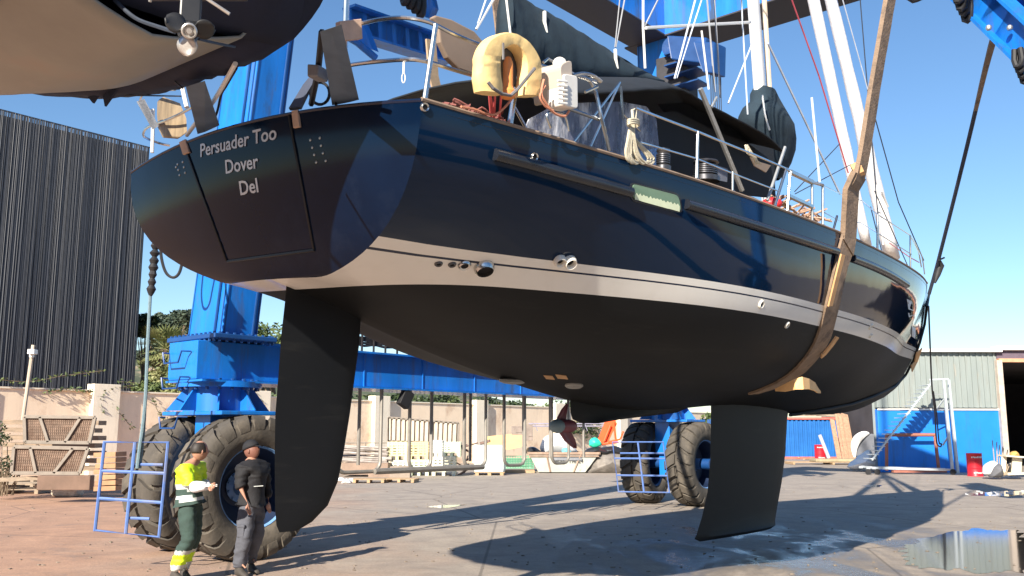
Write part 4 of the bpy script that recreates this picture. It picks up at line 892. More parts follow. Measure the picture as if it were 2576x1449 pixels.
o = MB(); o.beam(at(215, 1205, 23.8), at(290, 1202, 23.8), .2, .12); o = o.build('timber_scrap', greyw); tag(o, 'loose grey board end right of the thick brown beam', 'timber'); o = MB(); o.beam(at(0, 1207, 24), at(99, 1202, 24.2), .2, .1); o = o.build('timber_scrap', greyw); tag(o, 'long grey board left of the thick brown beam at the left edge', 'timber')
bx = thing('stacked_planks', 'orange brown planks stacked beside the left hoist tyre', 'plank stack', gr(265, 1235))
m = MB()
for k in range(7): m.beam(at(250 + (k % 3) * 4, 1228 - k * 14, 17.5), at(305, 1226 - k * 14, 17.5), .5, .085)
m.build('plank', mat('orange_plank', (.42, .24, .13), .8, var=.25, scale=3), bx, bevel=.006)
# stone block
c = gr(171, 1249); m = MB(); rows = []
for i in range(11):
    th = pi * i / 10; r_ = []
    for k in range(18):
        ph = 2 * pi * k / 18; f = lambda v: (abs(v) ** .35) * (1 if v > 0 else -1); p = V((.37 * f(sin(th) * cos(ph)), .28 * f(sin(th) * sin(ph)), .24 * f(cos(th)) + .23)); p *= 1 + .10 * noise.noise(p * 3.1) + .05 * noise.noise(p * 9); r_.append(c + p)
    rows.append(r_)
m.grid(rows, True); o = m.build('stone_block', mat('pale_stone', (.66, .56, .44), .9, var=.2, scale=6, bump=.7, col2=(.45, .33, .24), c2amt=.3), smooth=2); tag(o, 'rough pale stone block on the ground left of the blue cage', 'stone block')
# lamp pole
lp_ = thing('lamp_pole', 'thin leaning galvanised pole with a small camera in front of the left wall', 'pole', at(57, 1060, 27))
m = MB(); m.tube([at(56, 1068, 27), at(84, 868, 27)], .055, 8); m.build('pole', mat('cream_pole2', (.50, .42, .33), .6), lp_, smooth=True)
m = MB(); m.box(at(82, 885, 26.8), (.2, .22, .14)); m.box(at(80, 895, 26.9), (.1, .12, .1)); m.build('camera_housing', white, lp_, bevel=.01)
# corrugated gate panel leaning on the wall
q = [at(x, y, 40.5) for x, y in ((976, 1110), (1152, 1116), (1154, 1064), (977, 1050))]; gp = thing('corrugated_gate', 'pale corrugated gate panel leaning on the wall behind the crates', 'gate panel', (q[0] + q[1]) / 2); m = MB(); lerp = lambda a, b_, t: a + (b_ - a) * t
for k in range(15): t0, t1 = k / 15, (k + .55) / 15; m.prism([lerp(q[0], q[1], t0), lerp(q[0], q[1], t1), lerp(q[3], q[2], t1), lerp(q[3], q[2], t0)], V((0, .09, 0)))
m.prism([p + V((0, .07, 0)) for p in q], V((0, .02, 0))); m.build('corrugated_sheet', mat('dusty_cream_sheet', (.52, .44, .35), .6, var=.15), gp)
m = MB(); [m.beam(q[a], q[b_], .09, .09) for a, b_ in ((0, 1), (1, 2), (2, 3), (3, 0))]; m.build('frame', frm_m, gp)
# plastic crates: slatted boxes with feet
def crate(c, w_, d_, h_, mt, label, rz=0., rows_=5, group='vented plastic crates stacked by the wall'):
    R_ = rotz(rz); root = thing('plastic_crate', label, 'crate', c, group=group); m = MB(); t = .05
    m.box(c + Z * (.18 + .02), (w_ - .06, d_ - .06, .04), R_)
    for sx, sy in ((-1, -1), (-1, 1), (1, -1), (1, 1)): m.box(c + R_ @ V((sx * (w_ / 2 - .05), sy * (d_ / 2 - .05), h_ / 2)), (.10, .10, h_), R_)
    hh = h_ - .18
    for k in range(rows_ + 1):
        z = .18 + hh * (k / rows_) ; z = min(z, h_ - .03)
        for sy in (-1, 1): m.box(c + R_ @ V((0, sy * (d_ / 2 - .03), z)), (w_ - .1, .04, hh / rows_ * .62), R_)
        for sx in (-1, 1): m.box(c + R_ @ V((sx * (w_ / 2 - .03), 0, z)), (.04, d_ - .1, hh / rows_ * .62), R_)
    for k in (-1, 0, 1):
        for sy in (-1, 1): m.box(c + R_ @ V((k * w_ * .25, sy * (d_ / 2 - .035), .18 + hh / 2)), (.07, .06, hh), R_)
    m.build('crate_shell', mt, root, bevel=.006); m = MB()
    for sx in (-1, 0, 1): m.box(c + R_ @ V((sx * (w_ / 2 - .08), 0, .08)), (.12, d_ - .04, .16), R_)
    m.build('foot', mt, root, bevel=.006); return root
ylw = mat('cream_yellow_plastic', (.72, .66, .36), .55, var=.08); crm = mat('cream_plastic', (.72, .70, .56), .55, var=.08); och = mat('ochre_plastic', (.66, .52, .28), .6, var=.1); pgr = mat('pale_green_plastic', (.62, .68, .50), .55, var=.08)
def crate_at(x0, x1, yb, yt, mt, label, z0=0., rz=0., Y=None, dep=.95):
    Y = Y or gr((x0 + x1) / 2, 1197).y; a, b_ = at(x0, yb, Y), at(x1, yb, Y); t = at(x0, yt, Y); c = (a + b_) / 2 + V((0, dep / 2, 0)); crate(V((c.x, c.y, max(a.z, 0))), (b_ - a).length, dep, t.z - a.z, mt, label, rz)
crate_at(975, 1026, 1195, 1157, crm, 'cream crate at the foot of the leftmost stack'); crate_at(973, 1024, 1157, 1112, ylw, 'pale yellow crate topmost of the leftmost stack'); crate_at(1028, 1078, 1199, 1158, pgr, 'pale green crate below the ochre crate'); crate_at(1027, 1077, 1157, 1112, och, 'ochre crate second from the left in the top row')
crate_at(1086, 1145, 1199, 1150, crm, 'split cream crate on the ground under the right end of the stack'); crate_at(1080, 1112, 1150, 1108, mat('ivory_plastic', (.76, .74, .64), .55), 'narrow ivory crate in the middle of the top row', Y=35.5); crate_at(1113, 1158, 1150, 1112, pgr, 'pale green crate at the right end of the top row')
# wrapped liquid container
ib = thing('wrapped_tank', 'translucent pale grey wrapped tank on a pallet beside the crates', 'tank', gr(1231, 1196)); c0 = gr(1231, 1196) + V((0, .6, 0)); m = MB(); rows = []
for i in range(9):
    z = .14 + 1.06 * i / 8; r_ = []
    for k in range(56):
        an = 2 * pi * k / 56; f = lambda v: (abs(v) ** .4) * (1 if v > 0 else -1); rr = .64 * (1 + .018 * sin(an * 14) + .008 * noise.noise(V((an * 3, z * 4, 0)))) * (.97 if i in (0, 8) else 1); r_.append(c0 + V((rr * f(cos(an)), rr * .9 * f(sin(an)), z)))
    rows.append(r_)
m.grid(rows, True); m.f += [tuple(len(m.v) - 56 + k for k in range(56))]; m.mi += [0]; m.build('tank_body', mat('milky_film', (.62, .70, .68), .25, var=.1, spec=.6), ib, smooth=True)
pal = MB()
for k in range(3): pal.box(c0 + V((-.5 + .5 * k, 0, .05)), (.14, 1.15, .1))
for k in range(5): pal.box(c0 + V((0, -.5 + .25 * k, .115)), (1.25, .12, .025))
pal.build('pallet', palw, ib)
# green netted bin and white tub
gb = thing('green_crate', 'low green lattice crate on timbers before the skip', 'crate', gr(1306, 1186)); cc = gr(1306, 1186) + V((0, .5, .12)); wd_ = (gr(1342, 1186) - gr(1270, 1186)).x; m = MB()
for k in range(12): m.box(cc + V((-wd_ / 2 + wd_ * k / 11, -.42, .28)), (.025, .03, .55)); 
for k in range(8):
    for s_ in (-1, 1): m.box(cc + V((s_ * wd_ / 2, -.42 + .12 * k, .28)), (.03, .025, .55))
for k in range(6):
    m.box(cc + V((0, -.42, .02 + .105 * k)), (wd_, .035, .03))
    for s_ in (-1, 1): m.box(cc + V((s_ * wd_ / 2, 0, .02 + .105 * k)), (.035, .84, .03))
m.build('lattice', mat('green_plastic', (.10, .38, .22), .5), gb); m = MB(); m.box(cc + V((0, 0, .22)), (wd_ - .1, .74, .42)); m.build('liner', mat('pale_green_film', (.38, .52, .42), .5), gb)
box_on('timber_block', 1268, 1345, 1190, .12, .9, palw, 'flat timber bearers under the green lattice crate', 'timber')
# skip full of rubbish
skc = mat('skip_paint', (.44, .45, .40), .6, var=.18, scale=2, col2=(.30, .22, .15), c2amt=.3); sk_ = thing('rubbish_skip', 'pale grey skip with dark hand painted writing, heaped with rubbish', 'skip', gr(1420, 1190)); Ys = gr(1430, 1190).y
def P_(x, y, dy=0.): return at(x, y, Ys + dy)
m = MB(); z_t = P_(1400, 1140).z; x0t, x1t, x0b, x1b = P_(1330, 1140).x, P_(1506, 1140).x, P_(1355, 1190).x, P_(1472, 1190).x; zb2 = .05
F = [V((x0b, Ys, zb2)), V((x1b, Ys, zb2)), V((x1t, Ys - .12, z_t)), V((x0t, Ys - .12, z_t))]; Bk = [V((p.x, Ys + 1.9, p.z)) for p in F]
m.add(F + Bk, [(0, 1, 2, 3), (7, 6, 5, 4), (0, 3, 7, 4), (1, 5, 6, 2), (0, 4, 5, 1)]); m.build('skip_body', skc, sk_, solid=.03)
m = MB(); T4 = [F[2], F[3], Bk[3], Bk[2]]; [m.beam(T4[k] , T4[(k + 1) % 4], .12, .10) for k in range(4)]
for t in (.25, .5, .75): m.beam(F[0].lerp(F[1], t) - V((0, .03, 0)), F[3].lerp(F[2], t) - V((0, .03, 0)), .06, .05) if t != .5 else None
m.beam(V((x0t, Ys - .15, z_t - .12)), V((x1t, Ys - .15, z_t - .12)), .04, .05); m.build('rim', mat('rusty_rim', (.32, .22, .16), .7, var=.3), sk_)
vs, fs, tx0, tx1 = lettering('Tel 658 196524', 0, 0, 0); a_, b_ = P_(1390, 1165), P_(1467, 1166); out = []
for v in vs: t = (v.x - tx0) / (tx1 - tx0); z = a_.z + v.y / .7 * .17; yy = Ys - .12 * (z - zb2) / (z_t - zb2) - .028; out.append(V((a_.x + (b_.x - a_.x) * t, yy, z)))
m = MB(); m.add(out, fs); m.build('lettering', mat('faded_black_paint', (.05, .05, .05), .7), sk_)
m = MB(); m.box(V(((x0b + x1b) / 2 + .2, Ys - .14, z_t - .24)), (1.3, .012, .12)); m.build('grey_stripe', mat('grey_stripe', (.20, .21, .23), .7), sk_)
def lump(name, pts, Y, dep, m_, label, cat_, amp=.15, seed=0, smooth=2, group=None):
    q = [at(x, y, Y) for x, y in pts]; cx = sum(p.x for p in q) / len(q); cz = sum(p.z for p in q) / len(q); P = curve_pts(q + [q[0]], 5)[:-1]; m = MB(); rows = []
    for i in range(7):
        t = -1 + i / 3; k = sqrt(max(0, 1 - t * t)) * .98 + .02; rows.append([V((cx + (p.x - cx) * k * (1 + amp * noise.noise(V((p.x * 3, t * 2, p.z * 3 + seed)))), p.y + t * dep / 2, cz + (p.z - cz) * k * (1 + amp * .7 * noise.noise(V((p.x * 3 + 9, t * 2, p.z * 3 + seed)))))) for p in P])
    m.grid(rows, True); o = m.build(name, m_, smooth=smooth); return tag(o, label, cat_, group)
blackp = mat('black_plastic_bag', (.025, .026, .03), .3, var=.3, bump=.8, bscale=8); whp = mat('white_sack', (.82, .81, .80), .6, var=.06, bump=.3, bscale=5)
lump('white_sack', [(1362, 1141), (1359, 1120), (1372, 1099), (1400, 1090), (1428, 1098), (1442, 1120), (1445, 1141)], Ys + .9, 1.4, whp, 'large bright white sack heaped in the skip behind the propeller', 'sack', .08)
lump('black_bag', [(1322, 1141), (1326, 1128), (1342, 1124), (1356, 1130), (1363, 1141)], Ys + .6, .9, blackp, 'black plastic bag at the left end of the skip', 'rubbish bag', .2, 3)
lump('black_bag', [(1470, 1141), (1480, 1128), (1505, 1124), (1520, 1130), (1530, 1142)], Ys + .4, .9, blackp, 'black plastic bag under the teal tub in the skip', 'rubbish bag', .25, 5)
lump('black_bag', [(1500, 1143), (1510, 1128), (1540, 1122), (1562, 1126), (1568, 1143)], Ys + .6, .9, blackp, 'crumpled black bag at the right end of the skip next to the tyre', 'rubbish bag', .3, 7)
lump('plastic_tub', [(1482, 1121), (1483, 1108), (1495, 1100), (1508, 1106), (1513, 1119), (1495, 1126)], Ys + .2, .35, mat('teal_plastic', (.03, .58, .38), .4), 'bright teal plastic tub lying on the skip load', 'tub', .04)
lump('plastic_tub', [(1413, 1140), (1414, 1130), (1424, 1126), (1434, 1132), (1436, 1141)], Ys + .05, .3, mat('sky_blue_plastic', (.15, .65, .78), .4), 'small sky blue plastic tub at the edge of the skip', 'tub', .06)
fcn = mat('orange_red_plastic', (.85, .10, .02), .5, var=.1); fr = thing('plastic_chair', 'orange red plastic chair upturned on the skip load', 'chair', P_(1520, 1140, .5))
m = MB(); m.prism([P_(*p, .5) for p in ((1503, 1108), (1522, 1060), (1547, 1056), (1552, 1066), (1545, 1080), (1530, 1112), (1515, 1115))], V((0, .08, 0))); m.build('seat', fcn, fr, solid=0)
for a, b_ in (((1544, 1062), (1550, 1115)), ((1530, 1112), (1560, 1105)), ((1560, 1105), (1568, 1085)), ((1513, 1118), (1556, 1112)), ((1536, 1070), (1520, 1110))):
    m = MB(); m.tube([P_(*a, .35), P_(*b_, .35)], .05, 6); m.build('leg', fcn, fr)
o = MB(); o.prism([P_(*p, 1.0) for p in ((1224, 1130), (1224, 1098), (1320, 1088), (1325, 1122), (1280, 1131))], V((0, .05, 0))); o = o.build('plywood_sheet', mat('golden_plywood', (.72, .47, .22), .7, var=.12, scale=2)); tag(o, 'large golden plywood sheet standing behind the tank and skip', 'plywood sheet')
for k, (x0, x1, y0, y1, mt, lb_) in enumerate(((1287, 1320, 1072, 1094, 'a', 'grey brown appliance box standing against the wall above the plywood'), (1322, 1340, 1068, 1108, 'b', 'tall narrow grey cabinet against the wall left of the white sack'))):
    m = MB(); a = at(x0, y1, 39.2); b_ = at(x1, y0, 39.2); m.box(((a.x + b_.x) / 2, 39.4, (a.z + b_.z) / 2), (b_.x - a.x, .5, b_.z - a.z)); m.box(((a.x + b_.x) / 2 + .06, 39.14, (a.z + b_.z) / 2), ((b_.x - a.x) * .6, .03, (b_.z - a.z) * .5)); o = m.build('cabinet', mat('taupe_cabinet', (.24, .19, .16), .6, var=.3, scale=3), bevel=.01); tag(o, lb_, 'cabinet')
o = MB(); [o.tube([P_(1330, 1066 + dy, .9), P_(1545, 1066 + dy, .9)], .03, 6) for dy in (0, 6)]; [o.tube([P_(1345 + 42 * k, 1066, .9), P_(1352 + 42 * k, 1084, .9)], .018, 5) for k in range(5)]; o = o.build('pipe_rack', mat('lilac_steel', (.28, .26, .34), .5)); tag(o, 'long horizontal steel rail lying over the skip load behind the propeller', 'steel rail')
# pipes and scrap on the left of the crates
sc = thing('scrap_trailer', 'low brown loading frame heaped with pipes left of the crates', 'scrap heap', gr(905, 1203)); m = MB(); Yp = gr(905, 1200).y
for k in range(12): m.tube([at(845 + random.uniform(-10, 10), 1122 + k * 3.1, Yp + 1.2 + random.uniform(-.5, .5)), at(975 + random.uniform(-5, 12), 1128 + k * 3.2 + random.uniform(-5, 5), Yp + .9)], random.uniform(.025, .06), 6)
m.build('pipe', mat('scrap_pipe', (.34, .30, .27), .55, .3, var=.4, scale=3), sc)
m = MB(); a, b_ = at(858, 1175, Yp), at(975, 1172, Yp); m.box((a + b_) / 2 + V((0, .8, -.1)), ((b_ - a).length, 1.4, .45)); m.box((a + b_) / 2 + V((.9, .2, -.3)), (1.4, .9, .28)); m.build('tray', mat('brown_tray', (.28, .20, .15), .8, var=.25, scale=2), sc, bevel=.01)
m = MB(); [m.tube([at(x, 1112, Yp + 1.5), at(x, 1180, Yp + 1.5)], .025, 6) for x in (862, 920, 975)]; m.tube([at(858, 1114, Yp + 1.5), at(975, 1114, Yp + 1.5)], .025, 6); m.build('rack_post', frm_m, sc)
box_on('concrete_block', 980, 1031, 1209, .5, .6, mat('brown_concrete', (.30, .24, .19), .9, var=.15), 'brown concrete block in front of the leftmost crate stack', 'concrete block')
pallet_(gr(930, 1214), .05, 1.1, .9, 1, palw, 'broken pallet on the ground before the brown tray'); pallet_(gr(1010, 1213), -.1, 1.1, .9, 1, palw, 'pallet with light new boards before the concrete block')
for x, yv, s_ in ((858, 1208, .16), (872, 1212, .12), (884, 1210, .10)): lump('paper_litter', [(x - 14, yv + 4), (x - 9, yv - 5), (x + 4, yv - 7), (x + 12, yv + 4)], gr(x, yv + 4).y, .3, whp, 'crumpled white and orange litter on the ground left of the pallets', 'litter', .4, x, group='paper litter by the pallets')
o = MB(); a = at(1082, 1112, 37.5)
for k in range(14): o.tube([a + V((random.uniform(0, 1.2), random.uniform(0, .6), random.uniform(-.6, .1))), a + V((random.uniform(.1, 1.5), random.uniform(0, .6), random.uniform(-.7, .25)))], .03, 5)
o = MB()
for k in range(16): p = at(random.uniform(1160, 1225), random.uniform(1112, 1190), 38.3); o.tube([p, p + V((random.uniform(-.5, .6), random.uniform(-.3, .3), random.uniform(-.2, .3)))], random.uniform(.02, .06), 5)
o = o.build('scrap_metal', mat('dull_scrap', (.16, .10, .08), .8, var=.4)); tag(o, 'tangle of rusty scrap between the crates and the wrapped tank', 'scrap')
lump('earth_heap', [(1462, 1192), (1472, 1160), (1500, 1140), (1560, 1140), (1600, 1150), (1620, 1192)], Ys + .6, 1.6, mat('grey_rubble', (.20, .18, .16), .9, var=.4, scale=3, bump=.9), 'grey brown rubble heap between skip and far hoist tyres', 'rubble heap', .2, 4)
# ---------------------------------------------------------------- right side of the yard
def container(x0, x1, Yc, mt, label, x0b=None, ztop=2.6):
    a = at(x0, 1083, Yc).x; b_ = at(x1, 1083, Yc).x; root = thing('shipping_container', label, 'container', V(((a + b_) / 2, Yc, 0))); m = MB(); n_ = int((b_ - a) / .28)
    for k in range(n_): xx = a + (b_ - a) * (k + .5) / n_; m.box((xx, Yc + .03, ztop / 2), ((b_ - a) / n_ * .5, .06, ztop - .2)); 
    m.box(((a + b_) / 2, Yc + 1.3, ztop / 2), (b_ - a, 2.4, ztop - .1)); m.build('corrugated_side', mt, root)
    m = MB(); m.box(((a + b_) / 2, Yc - .02, ztop), (b_ - a + .1, .14, .14)); m.box(((a + b_) / 2, Yc - .02, .08), (b_ - a, .12, .14)); m.box((a, Yc - .02, ztop / 2), (.14, .12, ztop)); m.box((b_, Yc - .02, ztop / 2), (.14, .12, ztop)); m.build('edge_rail', mat('coral_rail', (.55, .14, .11), .6, var=.25), root); return root
cb = mat('container_blue', (.012, .13, .42), .5, var=.15, scale=1); cb2 = mat('container_light_blue', (.13, .33, .58), .5, var=.15, scale=1)
container(1800, 2110, 60, cb, 'deep blue corrugated shipping container behind the yacht keel'); container(2140, 2235, 64, cb2, 'faded light blue container between the leaning planks and hangar')
o = MB()
for k in range(9): a = at(2000 + k * 26, 1044 + random.uniform(-2, 3), 60.6); o.beam(a, a + V((random.uniform(1.6, 3.2), random.uniform(-.3, .3), random.uniform(-.1, .15))), .22, .08)
o = o.build('roof_planks', greyw); tag(o, 'weathered planks strewn over the tops of the blue containers', 'planks')
pk_ = mat('old_plank', (.42, .26, .17), .8, var=.3, scale=2, stretch=(4, 4, .5))
for k, (x0, x1, w_) in enumerate(((2093, 2112, .28), (2104, 2124, .22), (2113, 2135, .38), (2124, 2146, .42))):
    a = at(x1, 1150 + k * 1.5, 55.5 - k * .3); b_ = at(x0, 1042 - (k == 0) * -14, 58.0); m = MB(); m.beam(V((a.x, a.y, .04)), b_, w_, .08, V((0, 1, 0))); o = m.build('leaning_plank', pk_, bevel=.005); tag(o, ('narrow pale plank leaning left of the other planks on the blue container', 'thin dark plank leaning second from the left on the container', 'broad brown plank leaning second from the right on the container', 'broadest brown plank leaning nearest the grey disc')[k], 'plank', 'planks leaning on the container')
redm = mat('red_drum', (.62, .015, .03), .4, var=.1, scale=2); 
def drum(x, yb, yt, label, r=.29):
    c = gr(x, yb - 3); h = at(x, yt, c.y).z; root = thing('oil_drum', label, 'drum', c, group=None); m = MB(); M = Matrix.Translation(c)
    m.lathe([(0, .02), (r, .02), (r, 0), (r + .012, .01), (r, .03), (r, h * .33), (r + .015, h * .345), (r, h * .36), (r, h * .65), (r + .015, h * .665), (r, h * .68), (r, h - .03), (r + .012, h - .01), (r, h), (r - .02, h - .03), (0, h - .03)], M, 28); m.build('drum_body', redm, root, smooth=True)
    m = MB()
    for zz, n_, sz in ((h * .83, 9, .07), (h * .16, 7, .06)):
        for k in range(n_):
            an = -pi / 2 + (k - (n_ - 1) / 2) * .19; cs = V((cos(an), sin(an), 0)); m.box(c + cs * (r + .004) + Z * (zz + random.uniform(-.01, .01)), (.008, random.uniform(.03, .05), sz * random.uniform(.7, 1)), Matrix.Rotation(an, 3, 'Z'))
    m.build('label_print', white, root); return root
drum(2454, 1201, 1140, 'tall red oil drum against the right end of the hangar wall'); drum(2064, 1160, 1119, 'red oil drum before the blue container, left of the leaning planks', .33); drum(2132, 1163, 1120, 'red oil drum at the foot of the leaning planks', .33)
m = MB(); m.tube([at(2062, 1094, 52), at(2085, 1152, 52)], .10, 8); o = m.build('roll_tube', mat('pale_roll', (.45, .48, .55), .6)); tag(o, 'pale roll leaning behind the red drum by the container', 'roll')
# pallet with matting
pallet_(gr(2085, 1168), 0, 4.4, 1.6, 1, palw, 'long pallet row carrying straw matting before the red drums'); o = MB(); c = gr(2104, 1168) + Z * .22; o.box(c, (2.6, 1.2, .16)); o = o.build('straw_matting', mat('straw_mat', (.36, .30, .19), .9, var=.2), bevel=.04); tag(o, 'flat bale of straw matting on the pallet row', 'matting')
o = MB(); [o.beam(gr(1995 + 14 * k, 1153 + 2 * (k % 3)) + Z * (.05 + .06 * (k % 2)), gr(2045 + 14 * k, 1151 + 2 * (k % 3)) + Z * .1, .14, .06) for k in range(5)]; o = o.build('scrap_boards', palw); tag(o, 'loose boards scattered left of the straw matting', 'boards')
# grey disc tarpaulin and white sheet
c = at(2182, 1128, 48); m = MB(); M = Matrix.Translation(c) @ Matrix.Rotation(radians(-75), 4, 'Y') @ Matrix.Rotation(.5, 4, 'X'); r_ = .95
m.lathe([(0, -.32), (r_ * .55, -.26), (r_ * .85, -.12), (r_, 0), (r_ * .98, .03), (0, .03)], M, 32)
o = thing('round_float', 'big grey disc with white rim leaning against the hangar corner', 'disc', V((c.x, c.y, 0)))
q = [(2150, 1148), (2151, 1128), (2158, 1108), (2172, 1095), (2193, 1091), (2212, 1096), (2212, 1140), (2190, 1146)]
m = MB(); m.prism([at(x, y, 46) for x, y in q], V((.1, .35, 0))); m.build('face', mat('slate_disc', (.15, .16, .19), .6, var=.1), o, bevel=.05)
m = MB(); m.tube(curve_pts([at(x, y, 45.8) for x, y in ((2150, 1150), (2149, 1126), (2156, 1106), (2172, 1093), (2186, 1090))], 5), [.05 + .16 * sin(pi * k / 20) for k in range(21)], 8); m.build('edge', whp, o, smooth=True)
lump('white_sheet', [(2130, 1176), (2146, 1160), (2168, 1142), (2185, 1134), (2195, 1150), (2205, 1176), (2150, 1180)], 42, 1.0, whp, 'crumpled white sheet heaped at the foot of the stair', 'sheet', .35, 2)
o = MB(); c = gr(1967, 1153); o.box(c + Z * .55, (.42, .5, 1.1)); o = o.build('white_cabinet', whp, bevel=.03); tag(o, 'white upright box beside the left edge of the blue container', 'box')
# boarding stair of galvanised tube
stg = mat('pale_galvanised', (.55, .60, .62), .4, .35, var=.12, scale=5); Yl = 38.9; st = thing('boarding_stair', 'tall galvanised boarding stair on a wheeled base in front of the blue hangar', 'stair', at(2290, 1188, Yl))
def SP(x, y, dy=0.): return at(x, y, Yl + dy)
for dy in (0, .75):
    m = MB(); m.beam(SP(2193, 1158, dy) , SP(2343, 962, dy) , .05, .13, V((0, 1, 0))); m.build('stringer', stg, st)
    m = MB(); m.tube([SP(2190, 1120, dy), SP(2342, 940 + 10, dy)], .0001, 4) if 0 else None
m = MB()
for k in range(19): t = (k + .5) / 19; a = SP(2193 + 150 * t, 1158 - 196 * t, 0); m.box(a + V((-.02, .37, -.02)), (.24, .78, .03))
m.build('tread', stg, st)
for x0, x1, dy in ((2373, 2396, 0), (2386, 2409, .5)):
    m = MB(); a = SP(x1, 1178, dy); m.beam(V((a.x, a.y, .05)), SP(x0, 955, dy), .10, .10); m.build('post', stg, st)
m = MB(); m.beam(SP(2340, 955), SP(2386, 953), .06, .06); m.beam(SP(2340, 955), SP(2343, 965), .06, .06); m.beam(SP(2340, 955, .75), SP(2386, 953, .75), .06, .06); m.beam(SP(2340, 955), SP(2340, 955, .75), .06, .06); m.build('hand_rail', stg, st)
m = MB(); m.prism([SP(2340, 992), SP(2376, 992), SP(2376, 992, .8), SP(2340, 992, .8)], Z * .04); m.build('platform', galv, st)
for a, b_ in (((2378, 1000), (2355, 1030)), ((2390, 1090), (2372, 1120))):
    m = MB(); m.beam(SP(*a, .1), SP(*b_, .6), .05, .05); m.build('brace', stg, st)
m = MB(); m.beam(V((SP(2180, 1188).x, Yl, .28)), V((SP(2400, 1188).x, Yl, .20)), .08, .09); m.beam(V((SP(2180, 1188).x, Yl + .8, .28)), V((SP(2400, 1188).x, Yl + .8, .2)), .08, .09); m.beam(V((SP(2190, 1188).x, Yl - .1, .3)), V((SP(2190, 1188).x, Yl + .9, .3)), .08, .08); m.build('base_frame', stg, st)
for x in (2182, 2205, 2395): m = MB(); c = V((SP(x, 1190).x, Yl - .1, .12)); m.lathe([(0, -.03), (.12, -.03), (.12, .03), (0, .03)], Matrix.Translation(c) @ Matrix.Rotation(pi/2, 4, 'X'), 16); m.build('castor', dark, st, smooth=True)
cm = mat('brick_red_frame', (.34, .13, .09), .6, var=.15); m = MB(); Yf = 40.4
P4 = [at(2231, 1190, Yf), at(2230, 1094, Yf), at(2352, 1094, Yf), at(2362, 1184, Yf)]; P4[0].z = .1; P4[3].z = .1; m.tube([P4[0], P4[1]], .075, 8); m.tube([P4[1], P4[2]], .075, 8); m.tube([P4[2], P4[3]], .075, 8); m.beam(P4[0] - V((0, .6, 0)), P4[3] - V((0, .6, 0)), .3, .1)
o = m.build('steel_frame', cm); tag(o, 'brick red tubular frame standing against the blue hangar wall behind the stair', 'frame')
m = MB(); m.tube(curve_pts([at(2336, 770, 30), at(2341, 900, 32), at(2345, 980, 34), at(2352, 1040, 36), at(2355, 1100, 37), at(2358, 1118, 37), at(2366, 1124, 37.4), at(2368, 1116, 37.5), at(2362, 1110, 37.5), at(2356, 1040, 37), at(2348, 985, 35)], 5), .028, 6); o = m.build('power_cable', dark, smooth=True); tag(o, 'long black line dropping from the bow sling to the boarding stair', 'cable')
# things by the open bay
m = MB(); q = [(2474, 1192), (2480, 1170), (2498, 1160), (2505, 1164), (2502, 1180), (2488, 1196)]; lump('white_sack', q, 35.5, .8, whp, 'white sack slumped between the red drum and grey stone', 'sack', .2, 8)
lump('grey_block', [(2490, 1200), (2493, 1176), (2510, 1166), (2516, 1176), (2517, 1200)], 35.3, .8, mat('slate_block', (.13, .13, .14), .8), 'dark grey block beside the open hangar bay', 'block', .1, 9)
wt = thing('broken_crate', 'broken white wooden crate with black sack at the open bay', 'crate', gr(2545, 1197)); m = MB()
for x0, x1 in ((2523, 2535), (2550, 2556), (2562, 2568)): m.beam(at(x0, 1190, 35.5), at(x0 + 3, 1148, 35.5), .18, .05, V((0, 1, 0)))
m.beam(at(2520, 1146, 35.5), at(2570, 1150, 35.5), .6, .06); m.beam(at(2525, 1192, 35.5), at(2572, 1190, 35.5), .6, .08); m.build('slat', mat('bleached_slat', (.66, .58, .44), .7), wt)
m = MB(); m.ball(at(2544, 1172, 35.8), .3, 12, (.9, .8, 1.3)); m.build('sack', blackp, wt, smooth=True)
o = MB(); 
for k in range(9): o.tube([at(2505 + k * 3, 1196, 35.4), at(2500 + k * 6 + random.uniform(-6, 6), 1108 + k * 4, 36)], .02, 5)
o = o.build('sticks', greyw); tag(o, 'bundle of thin sticks leaning at the corner of the open bay', 'sticks')
lump('yellow_bag', [(2540, 1148), (2543, 1138), (2552, 1134), (2560, 1140), (2562, 1148)], 35.5, .4, mat('golden_bag', (.55, .35, .10), .7), 'small golden bag on top of the broken white crate', 'bag', .2)
m = MB()
for k in range(26): p = gr(random.uniform(2430, 2576), random.uniform(1236, 1246)); m.box(p + Z * .02, (random.uniform(.03, .12), random.uniform(.03, .06), .02), rotz(random.uniform(0, 3)))
o = m.build('litter', whp); tag(o, 'strewn white scraps beside the far right puddle', 'litter'); o['kind'] = 'stuff'

m = MB(); random.seed(5)
for k in range(420):
    p = gr(random.uniform(0, 2576), 1190 + 260 * random.random() ** 1.4); r = random.uniform(.006, .022) * (1 + p.y / 30); q = [p + V((r * cos(a) * random.uniform(.5, 1.3), r * sin(a) * random.uniform(.5, 1.3), 0)) for a in [1.257 * j for j in range(5)]]; m.prism([a + Z * .006 for a in q], Z * .011)
o = m.build('grit', mat('grit', (.22, .18, .14), .9, var=.5, scale=2)); tag(o, 'small stones and crumbs scattered over the yard', 'grit', kind='stuff')
